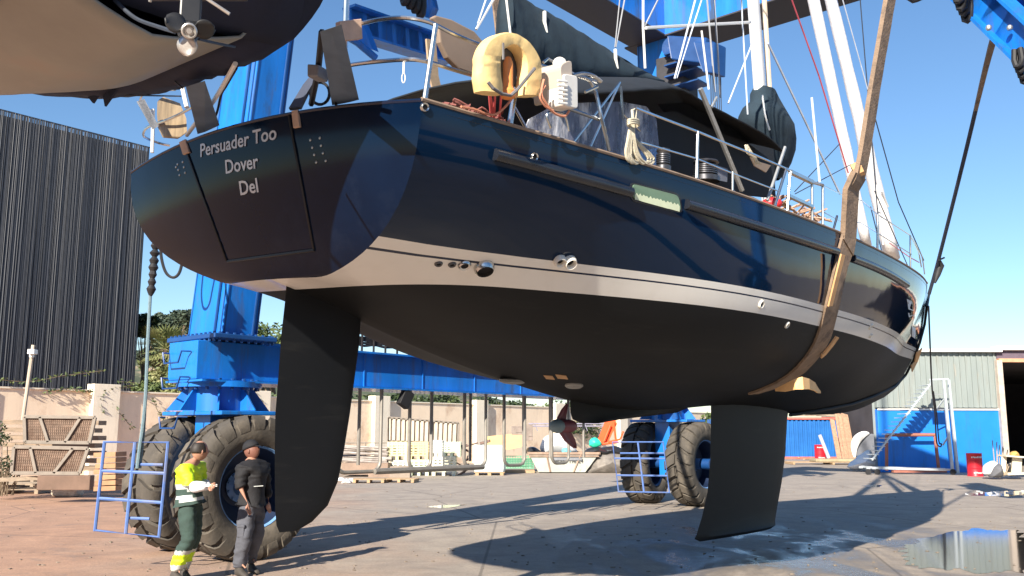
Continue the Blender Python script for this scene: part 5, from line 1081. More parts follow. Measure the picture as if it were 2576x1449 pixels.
# ---------------------------------------------------------------- the two men
def skinned(name, J, E_, m_, parent=None, root=0, subs=2, off=0.):
    me = bpy.data.meshes.new(name); I = WM[parent].inverted() if parent else Matrix.Identity(4)
    names = list(J); me.from_pydata([I @ J[n][0] for n in names], [(names.index(a), names.index(b_)) for a, b_ in E_], []); o = bpy.data.objects.new(name, me); COL.objects.link(o)
    if parent: o.parent = parent; WM[o] = WM[parent]
    s = o.modifiers.new('skin', 'SKIN'); s.use_smooth_shade = True
    for i, n in enumerate(names):
        r = J[n][1]; r = r if isinstance(r, tuple) else (r, r); me.skin_vertices[0].data[i].radius = (r[0] + off, r[1] + off); me.skin_vertices[0].data[i].use_root = (i == root)
    sb_ = o.modifiers.new('sub', 'SUBSURF'); sb_.levels = subs; sb_.render_levels = subs; me.materials.append(m_)
    dg_ = bpy.context.evaluated_depsgraph_get(); dg_.update(); me2 = bpy.data.meshes.new_from_object(o.evaluated_get(dg_)); o.modifiers.clear(); o.data = me2
    if not me2.materials: me2.materials.append(m_)
    for p in me2.polygons: p.use_smooth = True
    tex = [v.co + v.normal * .016 * noise.noise(v.co * 9) + v.normal * .013 * noise.noise(V((v.co.x * 9, v.co.y * 9, v.co.z * 34))) for v in me2.vertices] if 'shirt' in name or 'trous' in name or 'jack' in name else None
    if tex:
        for v, c in zip(me2.vertices, tex): v.co = c
    return o
skin_m = mat('skin', (.42, .22, .15), .55, var=.08, scale=10); hair_m = mat('dark_hair', (.02, .015, .012), .6, var=.3, scale=40)
hiv = mat('hi_vis_yellow', (.62, .90, .02), .6, var=.06, scale=6, bump=.2); grn = mat('dark_green_cloth', (.035, .065, .055), .85, var=.2, scale=8, bump=.3); refl = mat('silver_reflective', (.55, .58, .56), .35, .2); wcl = mat('white_cloth', (.75, .76, .80), .8, var=.1, scale=12, bump=.3)
blk2 = mat('black_cloth', (.012, .012, .015), .8, var=.3, scale=8, bump=.3); jean = mat('grey_work_trousers', (.085, .09, .11), .85, var=.25, scale=8, bump=.3); boot = mat('worn_boot', (.06, .052, .045), .7, var=.3, scale=10)
def hand(J, E_, n, wr, d, side_, curl=.5, g=.031):      # palm and five fingers from the wrist; d = direction of the fingers
    d = d.normalized(); s_ = side_.normalized(); q = d.cross(s_).normalized(); pm = wr + d * .05; J[n + 'palm'] = (pm, (.020 + g, .036 + g)); E_.append((n + 'wrist', n + 'palm'))
    for k, (o_, ln) in enumerate(((-.028, .062), (-.010, .074), (.010, .070), (.028, .056))):
        a = pm + d * .035 + s_ * o_; b_ = a + d * ln * .5 + q * .012 * curl; c = b_ + (d * (1 - curl) + q * curl) * ln * .5; J['%sf%da' % (n, k)] = (a, .010 + g); J['%sf%db' % (n, k)] = (b_, .0085 + g); J['%sf%dc' % (n, k)] = (c, .007 + g); E_ += [(n + 'palm', '%sf%da' % (n, k)), ('%sf%da' % (n, k), '%sf%db' % (n, k)), ('%sf%db' % (n, k), '%sf%dc' % (n, k))]
    a = pm - s_ * .03 - d * .015; b_ = a - s_ * .025 + d * .03; c = b_ + d * .03 + q * .01; J[n + 't1'] = (a, .012 + g); J[n + 't2'] = (b_, .010 + g); J[n + 't3'] = (c, .008 + g); E_ += [(n + 'palm', n + 't1'), (n + 't1', n + 't2'), (n + 't2', n + 't3')]
def head(root, c, fwd, m_, bald=False, cap=None, par=None):
    # an egg with brow, nose, mouth, chin and ears; fwd is where the face looks
    f = fwd.normalized(); s_ = f.cross(Z).normalized(); u = s_.cross(f).normalized(); m = MB(); rows = []
    for i in range(17):
        th = pi * i / 16; r_ = []
        for k in range(24):
            ph = 2 * pi * k / 24; x, y, z = sin(th) * cos(ph), sin(th) * sin(ph), cos(th)
            lx = x * .098; ly = y * .076; lz = z * .120
            if z < 0: ly *= 1 - .28 * z * z; lx *= 1 - .12 * z * z; lx += .012 * max(x, 0) * -z
            if x > .7: lx += .022 * math.exp(-((z + .12) / .16) ** 2 - (y / .16) ** 2) + .005 * math.exp(-((z + .48) / .08) ** 2 - (y / .3) ** 2) - .008 * math.exp(-((z - .08) / .1) ** 2 - ((abs(y) - .35) / .15) ** 2) + .010 * math.exp(-((z + .8) / .12) ** 2)
            r_.append(c + f * lx + s_ * ly + u * lz)
        rows.append(r_)
    m.grid(rows, True)
    for sg in (-1, 1): m.ball(c + s_ * sg * .078 - f * .005 - u * .01, .03, 8, (.6, .35, 1.0)); 
    return m, f, s_, u
def man(name, label, foot, sc, J, ftip, parts, look, hairfn):
    pass
def px3(x, y, Y): return at(x, y, Y)
# --- hi-vis man, seen from behind, stooping forward with forearm held out
Y1 = 11.37; root = thing('person', 'balding man in yellow hi-vis shirt and dark green trousers seen from behind', 'person', gr(442, 1446)); Pm1 = root
J = {}; E1 = []
def j(n, x, y, dy, r): J[n] = (at(x, y, Y1 + dy), r)
j('pelvis', 477, 1268, 0, (.15, .13)); j('waist', 474, 1235, 0, (.165, .14)); j('chest', 475, 1195, 0, (.20, .15)); j('ctop', 482, 1170, 0, (.165, .125)); j('neck', 494, 1152, 0, .055); j('skull', 501, 1135, 0, .07)
j('hipL', 468, 1280, -.08, .10); j('kneeL', 478, 1348, -.12, .068); j('ankL', 446, 1422, -.05, .045); j('toeL', 452, 1441, -.12, .04); j('heelL', 438, 1440, .0, .04)
j('hipR', 486, 1282, .10, .10); j('kneeR', 486, 1345, .10, .068); j('ankR', 462, 1418, .22, .045); j('toeR', 474, 1437, .12, .04)
j('shL', 463, 1182, -.19, .085); j('elL', 480, 1226, -.26, .068); j('Lwrist', 521, 1222, -.38, .032)
j('shR', 504, 1172, .20, .07); j('elR', 512, 1218, .25, .048); j('Rwrist', 522, 1224, .0, .03)
body_edges = [('pelvis', 'waist'), ('waist', 'chest'), ('chest', 'ctop'), ('ctop', 'neck'), ('neck', 'skull'), ('pelvis', 'hipL'), ('hipL', 'kneeL'), ('kneeL', 'ankL'), ('ankL', 'toeL'), ('pelvis', 'hipR'), ('hipR', 'kneeR'), ('kneeR', 'ankR'), ('ankR', 'toeR'), ('ctop', 'shL'), ('shL', 'elL'), ('elL', 'Lwrist'), ('ctop', 'shR'), ('shR', 'elR'), ('elR', 'Rwrist')]
JB = {k: v for k, v in J.items() if k != 'heelL'}; EB = list(body_edges)
hand(JB, EB, 'L', JB['Lwrist'][0], V((.9, -.35, .05)), V((.1, .2, 1)), .55); hand(JB, EB, 'R', JB['Rwrist'][0], V((.8, -.5, 0)), V((.1, .2, 1)), .7)
b_ = skinned('body', JB, EB, skin_m, root, off=-.034)
sub_ = lambda ks: {k: J[k] for k in ks}
skinned('shirt', sub_(['waist', 'chest', 'ctop', 'shL', 'elL', 'shR', 'elR', 'pelvis']) | {'hem': (at(477, 1276, Y1), (.155, .13))}, [('hem', 'pelvis'), ('pelvis', 'waist'), ('waist', 'chest'), ('chest', 'ctop'), ('ctop', 'shL'), ('shL', 'elL'), ('ctop', 'shR'), ('shR', 'elR')], hiv, root, off=.012, subs=3)
m_sh = [o for o in root.children if o.name.startswith('shirt')][0]
m_sh.data.materials.append(grn); m_sh.data.materials.append(refl)
zf = lambda y: at(477, y, Y1).z
for p in m_sh.data.polygons:
    wz = (WM[root] @ p.center).z; arm = abs((WM[root] @ p.center).x - at(478, 1200, Y1).x) > .14 and wz > zf(1226)
    if not arm:
        if zf(1232) < wz < zf(1218): p.material_index = 2
        elif zf(1246) < wz <= zf(1232): p.material_index = 1
        elif zf(1258) < wz <= zf(1246): p.material_index = 2
        elif wz <= zf(1258): p.material_index = 1
for n_, a, c in (('sleeve', 'elL', 'Lwrist'), ('sleeve', 'elR', 'Rwrist')):
    A_, B_ = J[a][0], J[c][0]; skinned(n_, {'a': (A_, .085), 'b': (A_.lerp(B_, .45), .072), 'c': (A_.lerp(B_, .97), .05)}, [('a', 'b'), ('b', 'c')], wcl, root)
tj = sub_(['pelvis', 'hipL', 'kneeL', 'ankL', 'hipR', 'kneeR', 'ankR']); tj['waist'] = (at(476, 1240, Y1), (.16, .135)); tj['ankL'] = (J['ankL'][0], .085); tj['ankR'] = (J['ankR'][0], .085); tj['hemL'] = (J['ankL'][0] - Z * .085, .08); tj['hemR'] = (J['ankR'][0] - Z * .085, .08); tj['kneeL'] = (J['kneeL'][0], .098); tj['kneeR'] = (J['kneeR'][0], .098); tj['hipL'] = (J['hipL'][0], .115); tj['hipR'] = (J['hipR'][0], .115)
t = skinned('trousers', tj, [('waist', 'pelvis'), ('pelvis', 'hipL'), ('hipL', 'kneeL'), ('kneeL', 'ankL'), ('pelvis', 'hipR'), ('hipR', 'kneeR'), ('kneeR', 'ankR'), ('ankL', 'hemL'), ('ankR', 'hemR')], grn, root, off=.004, subs=3)
t.data.materials.append(hiv); t.data.materials.append(refl)
for p in t.data.polygons:
    wz = (WM[root] @ p.center).z
    if wz < zf(1385): p.material_index = 1
    if zf(1392) < wz < zf(1382) or wz < zf(1418): p.material_index = 2
def bootmesh(h, t, par, mt):
    d = (t - h); d.z = 0; d = d.normalized(); c = V((h.x, h.y, 0)); s_ = V((-d.y, d.x, 0)); m = MB(); rows = []
    for u_, w_, hh in ((-.07, .03, .09), (-.05, .042, .14), (0, .045, .15), (.05, .045, .11), (.11, .052, .075), (.17, .048, .06), (.205, .025, .04)):
        rows.append([c + d * u_ + s_ * (w_ * cos(a)) + Z * (hh * (.5 + .5 * sin(a)) + .003) for a in [2 * pi * k / 10 for k in range(10)]])
    m.grid(rows, True); m.f += [tuple(range(10)), tuple(60 + k for k in range(10))]; m.mi += [0, 0]; m.build('boot', mt, par, smooth=True, sub=1)
bootmesh(at(441, 1440, Y1 - .05), at(458, 1446, Y1 - .12), root, boot); bootmesh(at(462, 1436, Y1 + .22), at(478, 1436, Y1 + .05), root, boot)
hm, f, s_, u = head(root, at(503, 1134, Y1), V((.75, .62, .02)), skin_m); hm.build('head', skin_m, root, smooth=2)
m = MB(); c = at(502.5, 1134, Y1); rows = []
for i in range(9):
    th = radians(38 + 62 * i / 8); rows.append([c - f * .004 + (f * cos(ph) * .103 + s_ * sin(ph) * .082) * sin(th) + u * (.124 * cos(th)) for ph in [radians(62 + 236 * k / 22) for k in range(23)]])
m.grid(rows); m.build('hair', hair_m, root, smooth=2, solid=.012)
m = MB(); a = at(532, 1221, Y1 - .4); m.box(a, (.14, .02, .03)); o = m.build('white_tool', white, bevel=.004); tag(o, 'small white hand tool held by the hi-vis man', 'tool')
# --- man in black, arm hanging, looking up to the right at the rudder
Y2 = 11.86; root = thing('person', 'man in black cap and jacket with grey cargo trousers beside the rudder', 'person', gr(612, 1430)); J = {}
def j(n, x, y, dy, r): J[n] = (at(x, y, Y2 + dy), r)
j('pelvis', 632, 1268, 0, (.155, .13)); j('waist', 636, 1235, 0, (.18, .15)); j('chest', 639, 1198, 0, (.205, .16)); j('ctop', 638, 1168, 0, (.17, .13)); j('neck', 633, 1148, 0, .058); j('skull', 632, 1132, 0, .07)
j('hipL', 622, 1282, -.08, .10); j('kneeL', 616, 1348, -.14, .066); j('ankL', 603, 1414, -.08, .045); j('toeL', 618, 1429, -.2, .04)
j('hipR', 644, 1282, .10, .10); j('kneeR', 645, 1342, .08, .066); j('ankR', 630, 1402, .22, .045); j('toeR', 645, 1414, .1, .04)
j('shL', 610, 1180, -.15, .09); j('elL', 604, 1224, -.22, .066); j('Lwrist', 623, 1266, -.26, .03)
j('shR', 664, 1176, .16, .07); j('elR', 672, 1225, .2, .05); j('Rwrist', 676, 1262, .12, .03)
JB = dict(J); EB = list(body_edges); hand(JB, EB, 'L', JB['Lwrist'][0], V((.25, -.1, -1)), V((.3, 1, 0)), .25); hand(JB, EB, 'R', JB['Rwrist'][0], V((.1, -.1, -1)), V((.3, 1, 0)), .4)
skinned('body', JB, EB, skin_m, root, off=-.030)
jj = sub_(['waist', 'chest', 'ctop', 'shL', 'elL', 'shR', 'elR', 'pelvis']); jj['pelvis'] = (J['pelvis'][0], (.16, .135)); jj['cuffL'] = (J['elL'][0].lerp(J['Lwrist'][0], .15), .058); jj['cuffR'] = (J['elR'][0].lerp(J['Rwrist'][0], .8), .05); jj['hem'] = (at(633, 1280, Y2), (.16, .135)); jj['col'] = (at(635, 1153, Y2), .07)
skinned('jacket', jj, [('hem', 'pelvis'), ('pelvis', 'waist'), ('waist', 'chest'), ('chest', 'ctop'), ('ctop', 'shL'), ('shL', 'elL'), ('elL', 'cuffL'), ('ctop', 'shR'), ('shR', 'elR'), ('elR', 'cuffR'), ('ctop', 'col')], blk2, root, off=.008, subs=3)
m = MB(); m.beam(at(634, 1224, Y2 - .165), at(662, 1222, Y2 - .15), .008, .010); m.build('reflective_piping', refl, root)
tj = sub_(['pelvis', 'hipL', 'kneeL', 'ankL', 'hipR', 'kneeR', 'ankR']); tj['waist'] = (at(634, 1240, Y2), (.155, .13)); tj['ankL'] = (J['ankL'][0], .085); tj['ankR'] = (J['ankR'][0], .085); tj['hemL'] = (J['ankL'][0] - Z * .085, .08); tj['hemR'] = (J['ankR'][0] - Z * .085, .08); tj['kneeL'] = (J['kneeL'][0], .098); tj['kneeR'] = (J['kneeR'][0], .098); tj['hipL'] = (J['hipL'][0], .115); tj['hipR'] = (J['hipR'][0], .115)
skinned('trousers', tj, [('waist', 'pelvis'), ('pelvis', 'hipL'), ('hipL', 'kneeL'), ('kneeL', 'ankL'), ('pelvis', 'hipR'), ('hipR', 'kneeR'), ('kneeR', 'ankR'), ('ankL', 'hemL'), ('ankR', 'hemR')], jean, root, off=.004, subs=3)
m = MB(); m.box(at(607, 1336, Y2 - .20), (.10, .05, .15), rotz(-.3)); m.box(at(607, 1324, Y2 - .215), (.11, .04, .04), rotz(-.3)); m.build('cargo_pocket', jean, root, bevel=.012)
bootmesh(at(602, 1430, Y2 - .1), at(625, 1432, Y2 - .25), root, boot); bootmesh(at(632, 1422, Y2 + .2), at(650, 1420, Y2 + .05), root, boot)
hm, f, s_, u = head(root, at(633, 1133, Y2), V((.72, -.15, .28)), skin_m); hm.build('head', mat('skin_tan_shaded', (.20, .085, .06), .55), root, smooth=2)  # tan face made darker in colour for the shade on it
m = MB(); c = at(632.5, 1130, Y2); rows = []
for i in range(8):
    th = radians(4 + 80 * i / 7); rows.append([c - f * .002 + (f * cos(ph) * .110 + s_ * sin(ph) * .088) * sin(th) + u * (.118 * cos(th) + .004) for ph in [2 * pi * k / 24 for k in range(24)]])
m.grid(rows, True); m.grid([[c + f * (.095 + .07 * t * cos(v)) + s_ * sin(v) * .075 + u * (.012 - .02 * t) for v in [radians(-70 + 14 * k) for k in range(11)]] for t in (0, .5, 1)]); m.build('cap', blk2, root, smooth=2, solid=.006)
# ---------------------------------------------------------------- plants, trees, hill
def leafmat(name, c1, c2, sc=2.):
    return mat(name, c1, .6, var=.45, scale=sc, col2=c2, c2amt=.7)
lf_d = leafmat('leaf_dark', (.030, .052, .022), (.055, .085, .025)); lf_m = leafmat('leaf_mid', (.06, .095, .03), (.11, .14, .04)); lf_p = leafmat('leaf_palm', (.14, .17, .06), (.24, .24, .10)); lf_h = leafmat('leaf_far', (.045, .07, .05), (.07, .095, .055)); bark = mat('bark', (.20, .15, .10), .9, var=.3, scale=4, bump=.5)
def leaves(m, c, r, n, s, sq=(1, 1, .8), rnd=random):
    for _ in range(n):
        d = V((rnd.gauss(0, 1), rnd.gauss(0, 1), rnd.gauss(0, 1))).normalized() * (r * rnd.random() ** .4); p = c + V((d.x * sq[0], d.y * sq[1], d.z * sq[2])); a = V((rnd.gauss(0, 1), rnd.gauss(0, 1), rnd.gauss(0, .6))).normalized() * s * rnd.uniform(.6, 1.3); b_ = a.cross(V((rnd.gauss(0, 1), rnd.gauss(0, 1), rnd.gauss(0, 1)))).normalized() * s * .45
        k = len(m.v); m.v += [p - a, p + b_, p + a, p - b_]; m.f.append((k, k + 1, k + 2, k + 3)); m.mi.append(0)
def tree(name, base, h, r, mt, label, cat_='tree', clumps=14, n=120, s=.16, trunk=.18, sq=.8, group=None):
    root = thing(name, label, cat_, base, group=group); m = MB(); tips = []
    m.tube([base, base + Z * h * .35 + V((.05 * h * random.uniform(-1, 1), 0, 0)), base + Z * h * .7], [trunk, trunk * .7, trunk * .3], 8)
    for k in range(clumps):
        a = random.uniform(0, 2 * pi); rr = r * random.uniform(.15, .85); z = h - r * sq * 1.1 + r * sq * random.uniform(-.8, .9) * (1 - .4 * rr / r); p = base + V((rr * cos(a), rr * sin(a), z)); tips.append(p)
        if k % 2 == 0: m.tube([base + Z * h * random.uniform(.3, .6), p.lerp(base + Z * h * .5, .3), p], [trunk * .35, trunk * .2, trunk * .08], 5)
    m.build('trunk', bark, root); m = MB()
    for p in tips: leaves(m, p, r * random.uniform(.3, .5), n, s)
    m.build('crown', mt, root); return root
random.seed(11)
ORD = 'first second third fourth fifth sixth seventh eighth ninth tenth eleventh twelfth thirteenth fourteenth fifteenth sixteenth seventeenth eighteenth nineteenth twentieth'.split()
# hill with its own woods far behind on the left
hm_ = mat('hill_scrub', (.07, .085, .045), .9, var=.5, scale=.12, col2=(.35, .26, .17), c2amt=.35); m = MB(); rows = []
for i in range(22):
    rows.append([V((x, 150 + i * 14, max(-.5, (24 * math.exp(-((x + 95) / 60) ** 2) + 10 * math.exp(-((x + 20) / 40) ** 2)) * min(i / 9, 1) + 3.0 * noise.noise(V((x * .04, i * .5, 0)))*min(i/4,1) - .2))) for x in range(-260, 121, 12)])
m.grid(rows); o = m.build('hill', hm_, smooth=2); o['kind'] = 'structure'
cl = MB(); rows = []
for i in range(9): rows.append([at(355 + 12 * k, 1000 - i * 9 - 6 * noise.noise(V((k * .7, 0, 4))), 96 + i * 1.4 + 3 * noise.noise(V((k * .6, i * .6, 1)))) for k in range(14)])
cl.grid(rows); o = cl.build('sandy_cliff', mat('sandstone', (.55, .40, .26), .95, var=.3, scale=.5, bump=.8, bscale=2, col2=(.40, .27, .17)), smooth=2); o['kind'] = 'structure'
for k in range(13):
    x = 370 + k * 10; yy = (812, 806, 800, 796, 792, 793, 788, 790, 786, 792, 788, 796, 790)[k]; Y = 150 + random.uniform(0, 20); b_ = at(x, 870, Y); t_ = at(x, yy - 10, Y); tree('hill_tree', V((b_.x, b_.y, b_.z - 2)), t_.z - b_.z + 2, 2.3, lf_h, ORD[k] + ' dark tree from the left on the skyline of the far hill', clumps=9, n=70, s=.42, trunk=.3, group='trees along the far hill')
for k in range(9): x = 368 + k * 14; Y = 128; b_ = at(x, 930, Y); t_ = at(x, 842 + random.uniform(0, 26), Y); tree('hill_shrub', V((b_.x, b_.y, b_.z - 1)), t_.z - b_.z + 1, 2.2, lf_m if k % 2 else lf_h, ORD[k] + ' scrubby bush from the left on the slope below the hill skyline', 'bush', clumps=8, n=70, s=.36, trunk=.2, group='bushes on the hill slope')
# palm
Yp_ = 58; top_ = at(418, 868, Yp_); base = V((top_.x, top_.y, 0)); pr_ = thing('palm_tree', 'short fan palm with spiky crown above the beige wall', 'palm tree', base)
m = MB(); m.tube([base, base + Z * (top_.z - .3)], [.45, .38], 10); m.build('trunk', bark, pr_, smooth=True); m = MB()
for k in range(64):
    a = random.uniform(0, 2 * pi); el = random.uniform(-.9, 1.35); L_ = random.uniform(1.3, 1.9); d = V((cos(a) * cos(el), sin(a) * cos(el), sin(el))); p0 = top_ - Z * .2; p1 = p0 + d * L_ * .55; s_, u_, _ = frame(d)
    m.beam(p0, p1, .04, .04)
    for q in range(9):
        an = (q - 4) * .27; e_ = p1 + (d * cos(an) + s_ * sin(an)) * L_ * .6 - Z * .12; w_ = (s_ * cos(an) - d * sin(an)) * .05; kk = len(m.v); m.v += [p1 - w_ * .3, p1 + w_ * .3, p1.lerp(e_, .6) + w_, e_, p1.lerp(e_, .6) - w_]; m.f.append((kk, kk + 1, kk + 2, kk + 3, kk + 4)); m.mi.append(0)
m.build('frond', lf_p, pr_)
# trees and shrubs beyond the wall
for x, yt, Y, r, mt, lab in ((372, 790, 66, 1.0, lf_d, 'dark conical cypress at the edge of the slatted building'), (686, 790, 48, 1.7, lf_m, 'leafy olive green tree right of the near hoist leg'), (672, 850, 46, 1.4, lf_m, 'lower leafy tree between near hoist leg and rudder'), (455, 955, 44, 1.3, lf_p, 'pale feathery shrub left of the near hoist leg above the wall'), (495, 940, 43, 1.0, lf_p, 'pale shrub touching the near hoist leg above the wall'), (432, 905, 52, 1.5, lf_p, 'sunlit feathery tree behind the palm above the wall'), (472, 900, 50, 1.5, lf_m, 'full green tree touching the near hoist leg'), (398, 925, 54, 1.3, lf_m, 'round green tree between slatted building and palm'), (388, 968, 45, .9, lf_m, 'small green bush by the right edge of the slatted building'), (1790, 1030, 70, 1.8, lf_m, 'tree showing just left of the yacht keel'), (2182, 1032, 72, 1.8, lf_d, 'dark tree showing left of the hangar above the containers')):
    t_ = at(x, yt, Y); tree('leafy_tree', V((t_.x, Y, 0)), t_.z, r, mt, lab, clumps=16, n=170, s=.13 if Y < 60 else .2)
hs_ = [(640, 985, 42), (685, 990, 43)] + [(842 + 37 * k, 984 + (6 if k % 3 else 0) + k * 1.6 * (k > 10), 47.5 + k * .85) for k in range(18)]
for k, (x, y, Y) in enumerate(hs_):
    t_ = at(x, y, Y); tree('wall_shrub', V((t_.x, Y, 0)), t_.z, 1.7, lf_p if k == 13 else (lf_d, lf_m)[k % 3 == 1], ORD[k] + ' bushy green shrub from the left rising behind the boundary wall', 'shrub', clumps=16, n=150, s=.14, trunk=.1, group='shrubs along the back of the wall')
# ivy hanging over the wall on the left
def vine(P, label, n=26, Yo=-.22):
    m = MB(); lf = MB(); pts = [wall_at(x, 0) for x, y in P]; Q = []
    for (x, y), p in zip(P, pts): q = at(x, y, p.y + Yo - .15); Q.append(q)
    C_ = curve_pts(Q, 6); root = thing('climbing_vine', label, 'vine', C_[-1]); m.tube(C_, .014, 5); m.build('stem', bark, root)
    for p in C_:
        leaves(lf, p, .13, max(2, n // 8), .07)
    lf.build('foliage', lf_m, root)
vine([(300, 960), (340, 965), (270, 985), (250, 1010), (262, 1040)], 'ivy strand trailing over the left cream pillar'); vine([(0, 955), (60, 960), (110, 955), (160, 945), (205, 940), (262, 932)], 'thorny vine strung along the foot of the slatted building'); vine([(120, 985), (180, 978), (240, 985), (340, 972)], 'leafy creeper lying on the wall top left of the pillar', 50)
vine([(385, 1000), (400, 1040), (425, 1060)], 'thin ivy strand hanging on the wall behind the rope'); vine([(285, 1020), (310, 1050), (336, 1080)], 'sparse dry vine on the wall right of the left pillar', 12); vine([(640, 985), (655, 1010), (668, 1030)], 'dry vine hanging on the pillar left of the rudder', 12)
m = MB(); c = at(18, 1130, 24.3); root = thing('dark_shrub', 'dark twiggy shrub at the left edge beside the mesh screens', 'shrub', V((c.x, c.y, 0)))
for k in range(26): a = V((c.x + random.uniform(-.5, .3), c.y + random.uniform(-.3, .3), .1)); m.tube([a, a + V((random.uniform(-.3, .5), random.uniform(-.2, .2), random.uniform(.5, 1.4)))], .012, 4)
m.build('twig', bark, root); m = MB(); [leaves(m, c + V((random.uniform(-.5, .25), random.uniform(-.3, .3), random.uniform(-.7, .6))), .25, 90, .05) for _ in range(9)]; m.build('foliage', lf_d, root)
# ---------------------------------------------------------------- slings of the hoist
slm = mat('brown_sling', (.25, .175, .12), .85, var=.25, scale=6, bump=.5, bscale=40, col2=(.14, .10, .075), c2amt=.4); padm = mat('tan_pad', (.62, .36, .17), .8, var=.2, scale=5)
def strap(pts, w_, th, wdir, name, m_, lab=None, cat_=None, par=None):
    m = MB(); N = len(pts); rows = []
    for i, p in enumerate(pts):
        d = (pts[min(i + 1, N - 1)] - pts[max(i - 1, 0)]).normalized(); wv = (wdir - d * wdir.dot(d)).normalized(); nn = d.cross(wv); ww = w_[i] if isinstance(w_, list) else w_; j = .06 * noise.noise(V((i * .8, 1.3, 0)))
        rows.append([p + wv * ww * (.5 + j) + nn * th / 2, p + wv * ww * (.5 + j) - nn * th / 2, p - wv * ww * .5 - nn * th / 2, p - wv * ww * .5 + nn * th / 2])
    m.grid(rows, True); m.f += [(0, 1, 2, 3), tuple(len(m.v) - 4 + k for k in range(4))]; m.mi += [0, 0]
    o = m.build(name, m_, par) if par else m.build(name, m_)
    return o
best = None
for k in range(300):
    t = .2 + k * .0024; S = section(t); p = W(V((S[11].x, -S[11].y, S[11].z))); d = p - O; px = 1288 + FPX * d.x / d.dot(V((0, cos(PITCH), sin(PITCH))))
    if best is None or abs(px - 2078) < best[0]: best = (abs(px - 2078), t)
tS = best[1]; S = section(tS, 14, 14); xs_ = S[14].x
bow = thing('lifting_sling', 'broad brown padded lifting sling under the yacht ahead of its keel', 'lifting sling', at(2238, -40, 16))
hullpath = []
hullpath = []
for x, y in ((2127, 600), (2122, 622), (2112, 655), (2104, 690), (2095, 730), (2087, 765), (2079, 800), (2070, 832), (2060, 858), (2044, 886), (2022, 912), (1998, 935), (1968, 955), (1930, 972), (1893, 984)):
    q, nn = hpn(x, y); hullpath.append(W(q + nn * .03))
stb_top = [W(bp(2166, 425, xl=xs_ + .05)), W(bp(2200, 220, xl=xs_ + .1)), W(bp(2238, 0, xl=xs_ + .15))]
dirT = (stb_top[2] - stb_top[1]).normalized(); stb_top.append(stb_top[2] + dirT * ((12.2 - stb_top[2].z) / dirT.z))
wdir = BM.to_3x3() @ V((1, 0, 0))
strap(hullpath, [.34] * 6 + [.32] * 4 + [.28] * 3 + [.24, .18], .03, wdir, 'hull_strap', slm, par=bow)
lo = [W(bp(2141, 478, xl=xs_ + .03)), hullpath[0]]
strap([hullpath[1] + V((0, 0, .0)), hullpath[0], lo[0], W(bp(2160, 440, xl=xs_ + .04))], .34, .06, wdir, 'chafe_sleeve', slm, par=bow)
up = curve_pts([lo[0]] + stb_top[:3], 6) + [stb_top[3]]; strap(up, .24, .05, wdir, 'strap', slm, par=bow)
m = MB(); m.tube([W(bp(2146, 432, xl=xs_ + .02)), W(bp(2168, 422, xl=xs_ + .05))], .09, 8); m.build('pad', padm, bow)
strap([W(bp(2120, 640, xl=xs_ - .25)), W(bp(2105, 700, xl=xs_ - .25)), W(bp(2088, 770, xl=xs_ - .2))], .10, .02, wdir, 'pad', padm, par=bow)
# curled tan flap under the hull and the edge pads
def hstrip(P, w_, off, name, mt, th=.02, par=bow):
    pts = [];
    for x, y in P: q, nn = hpn(x, y); pts.append(W(q + nn * off))
    return strap(pts, w_, th, wdir, name, mt, par=par)
hstrip([(2092, 838), (2078, 858), (2062, 878), (2054, 884)], .09, .08, 'pad', padm)
flap = [(1938, 950), (1948, 933), (1962, 916), (1975, 908), (1992, 911), (2012, 925), (2034, 943), (2052, 961)]
pts = []
for k, (x, y) in enumerate(flap): q, nn = hpn(x, y); pts.append(W(q + nn * (.16 + .16 * sin(k * .45))))
strap(pts, [.03, .08, .12, .14, .12, .10, .07, .03], .02, V((0, 0, 1)), 'sling_flap', mat('bright_tan', (.90, .55, .24), .8, var=.12, scale=5), par=bow)
S2 = []
for k in range(14):
    h = bvh.ray_cast(V((xs_ + 1.2, 5, -.95 + (.95 + 1.2) * k / 13)), V((0, -1, 0)))
    if h[0] is not None: S2.append(W(h[0] + V((0, .04, 0))))
strap(S2 + [W(V((xs_, 2.6, 3.0))), W(V((xs_, 3.6, 8.)))], .26, .03, wdir, 'strap', slm, par=bow)
# second sling at the bow, seen edge on
bs = thing('lifting_sling', 'thin brown sling twisted edge on, rising from the bow into the sky', 'lifting sling', at(2512, 50, 14.6))
top_ = [at(2510, 60, 14.6), at(2480, 170, 15.4), at(2425, 400, 17.4), at(2362, 650, 19.8), at(2337, 740, 20.5)]
tp = curve_pts(top_, 6); strap(tp[:11], [.10] * 5 + [.09, .085, .08, .07, .06, .05], .05, V((1, 0, 0)), 'strap', slm, par=bs)
m = MB(); m.tube(tp[9:], .04, 6); m.build('twisted_strap', mat('dark_strap', (.03, .035, .055), .7), bs)
bpth = []
for x, y in ((2331, 770), (2322, 815), (2310, 860), (2296, 905), (2276, 945), (2248, 970), (2193, 996), (2140, 1014), (2088, 1024), (2030, 1034), (1985, 1040)):
    q, nn = hpn(x, y); bpth.append(W(q + nn * .03))
m = MB(); m.tube([top_[-1]] + bpth, .028, 6); m.build('rope', dark, bs, smooth=True)
m = MB(); m.tube([at(2362, 650, 19.8), at(2366, 668, 20.0), at(2358, 690, 20.0), at(2352, 712, 20.0)], [.02, .08, .07, .02], 8); m.tube([at(2360, 655, 19.8), at(2376, 648, 19.8)], .02, 5); m.build('knot', dark, bs, smooth=True)
hstrip([(2302, 878), (2294, 905), (2288, 925)], .16, .08, 'pad', padm, par=bs)
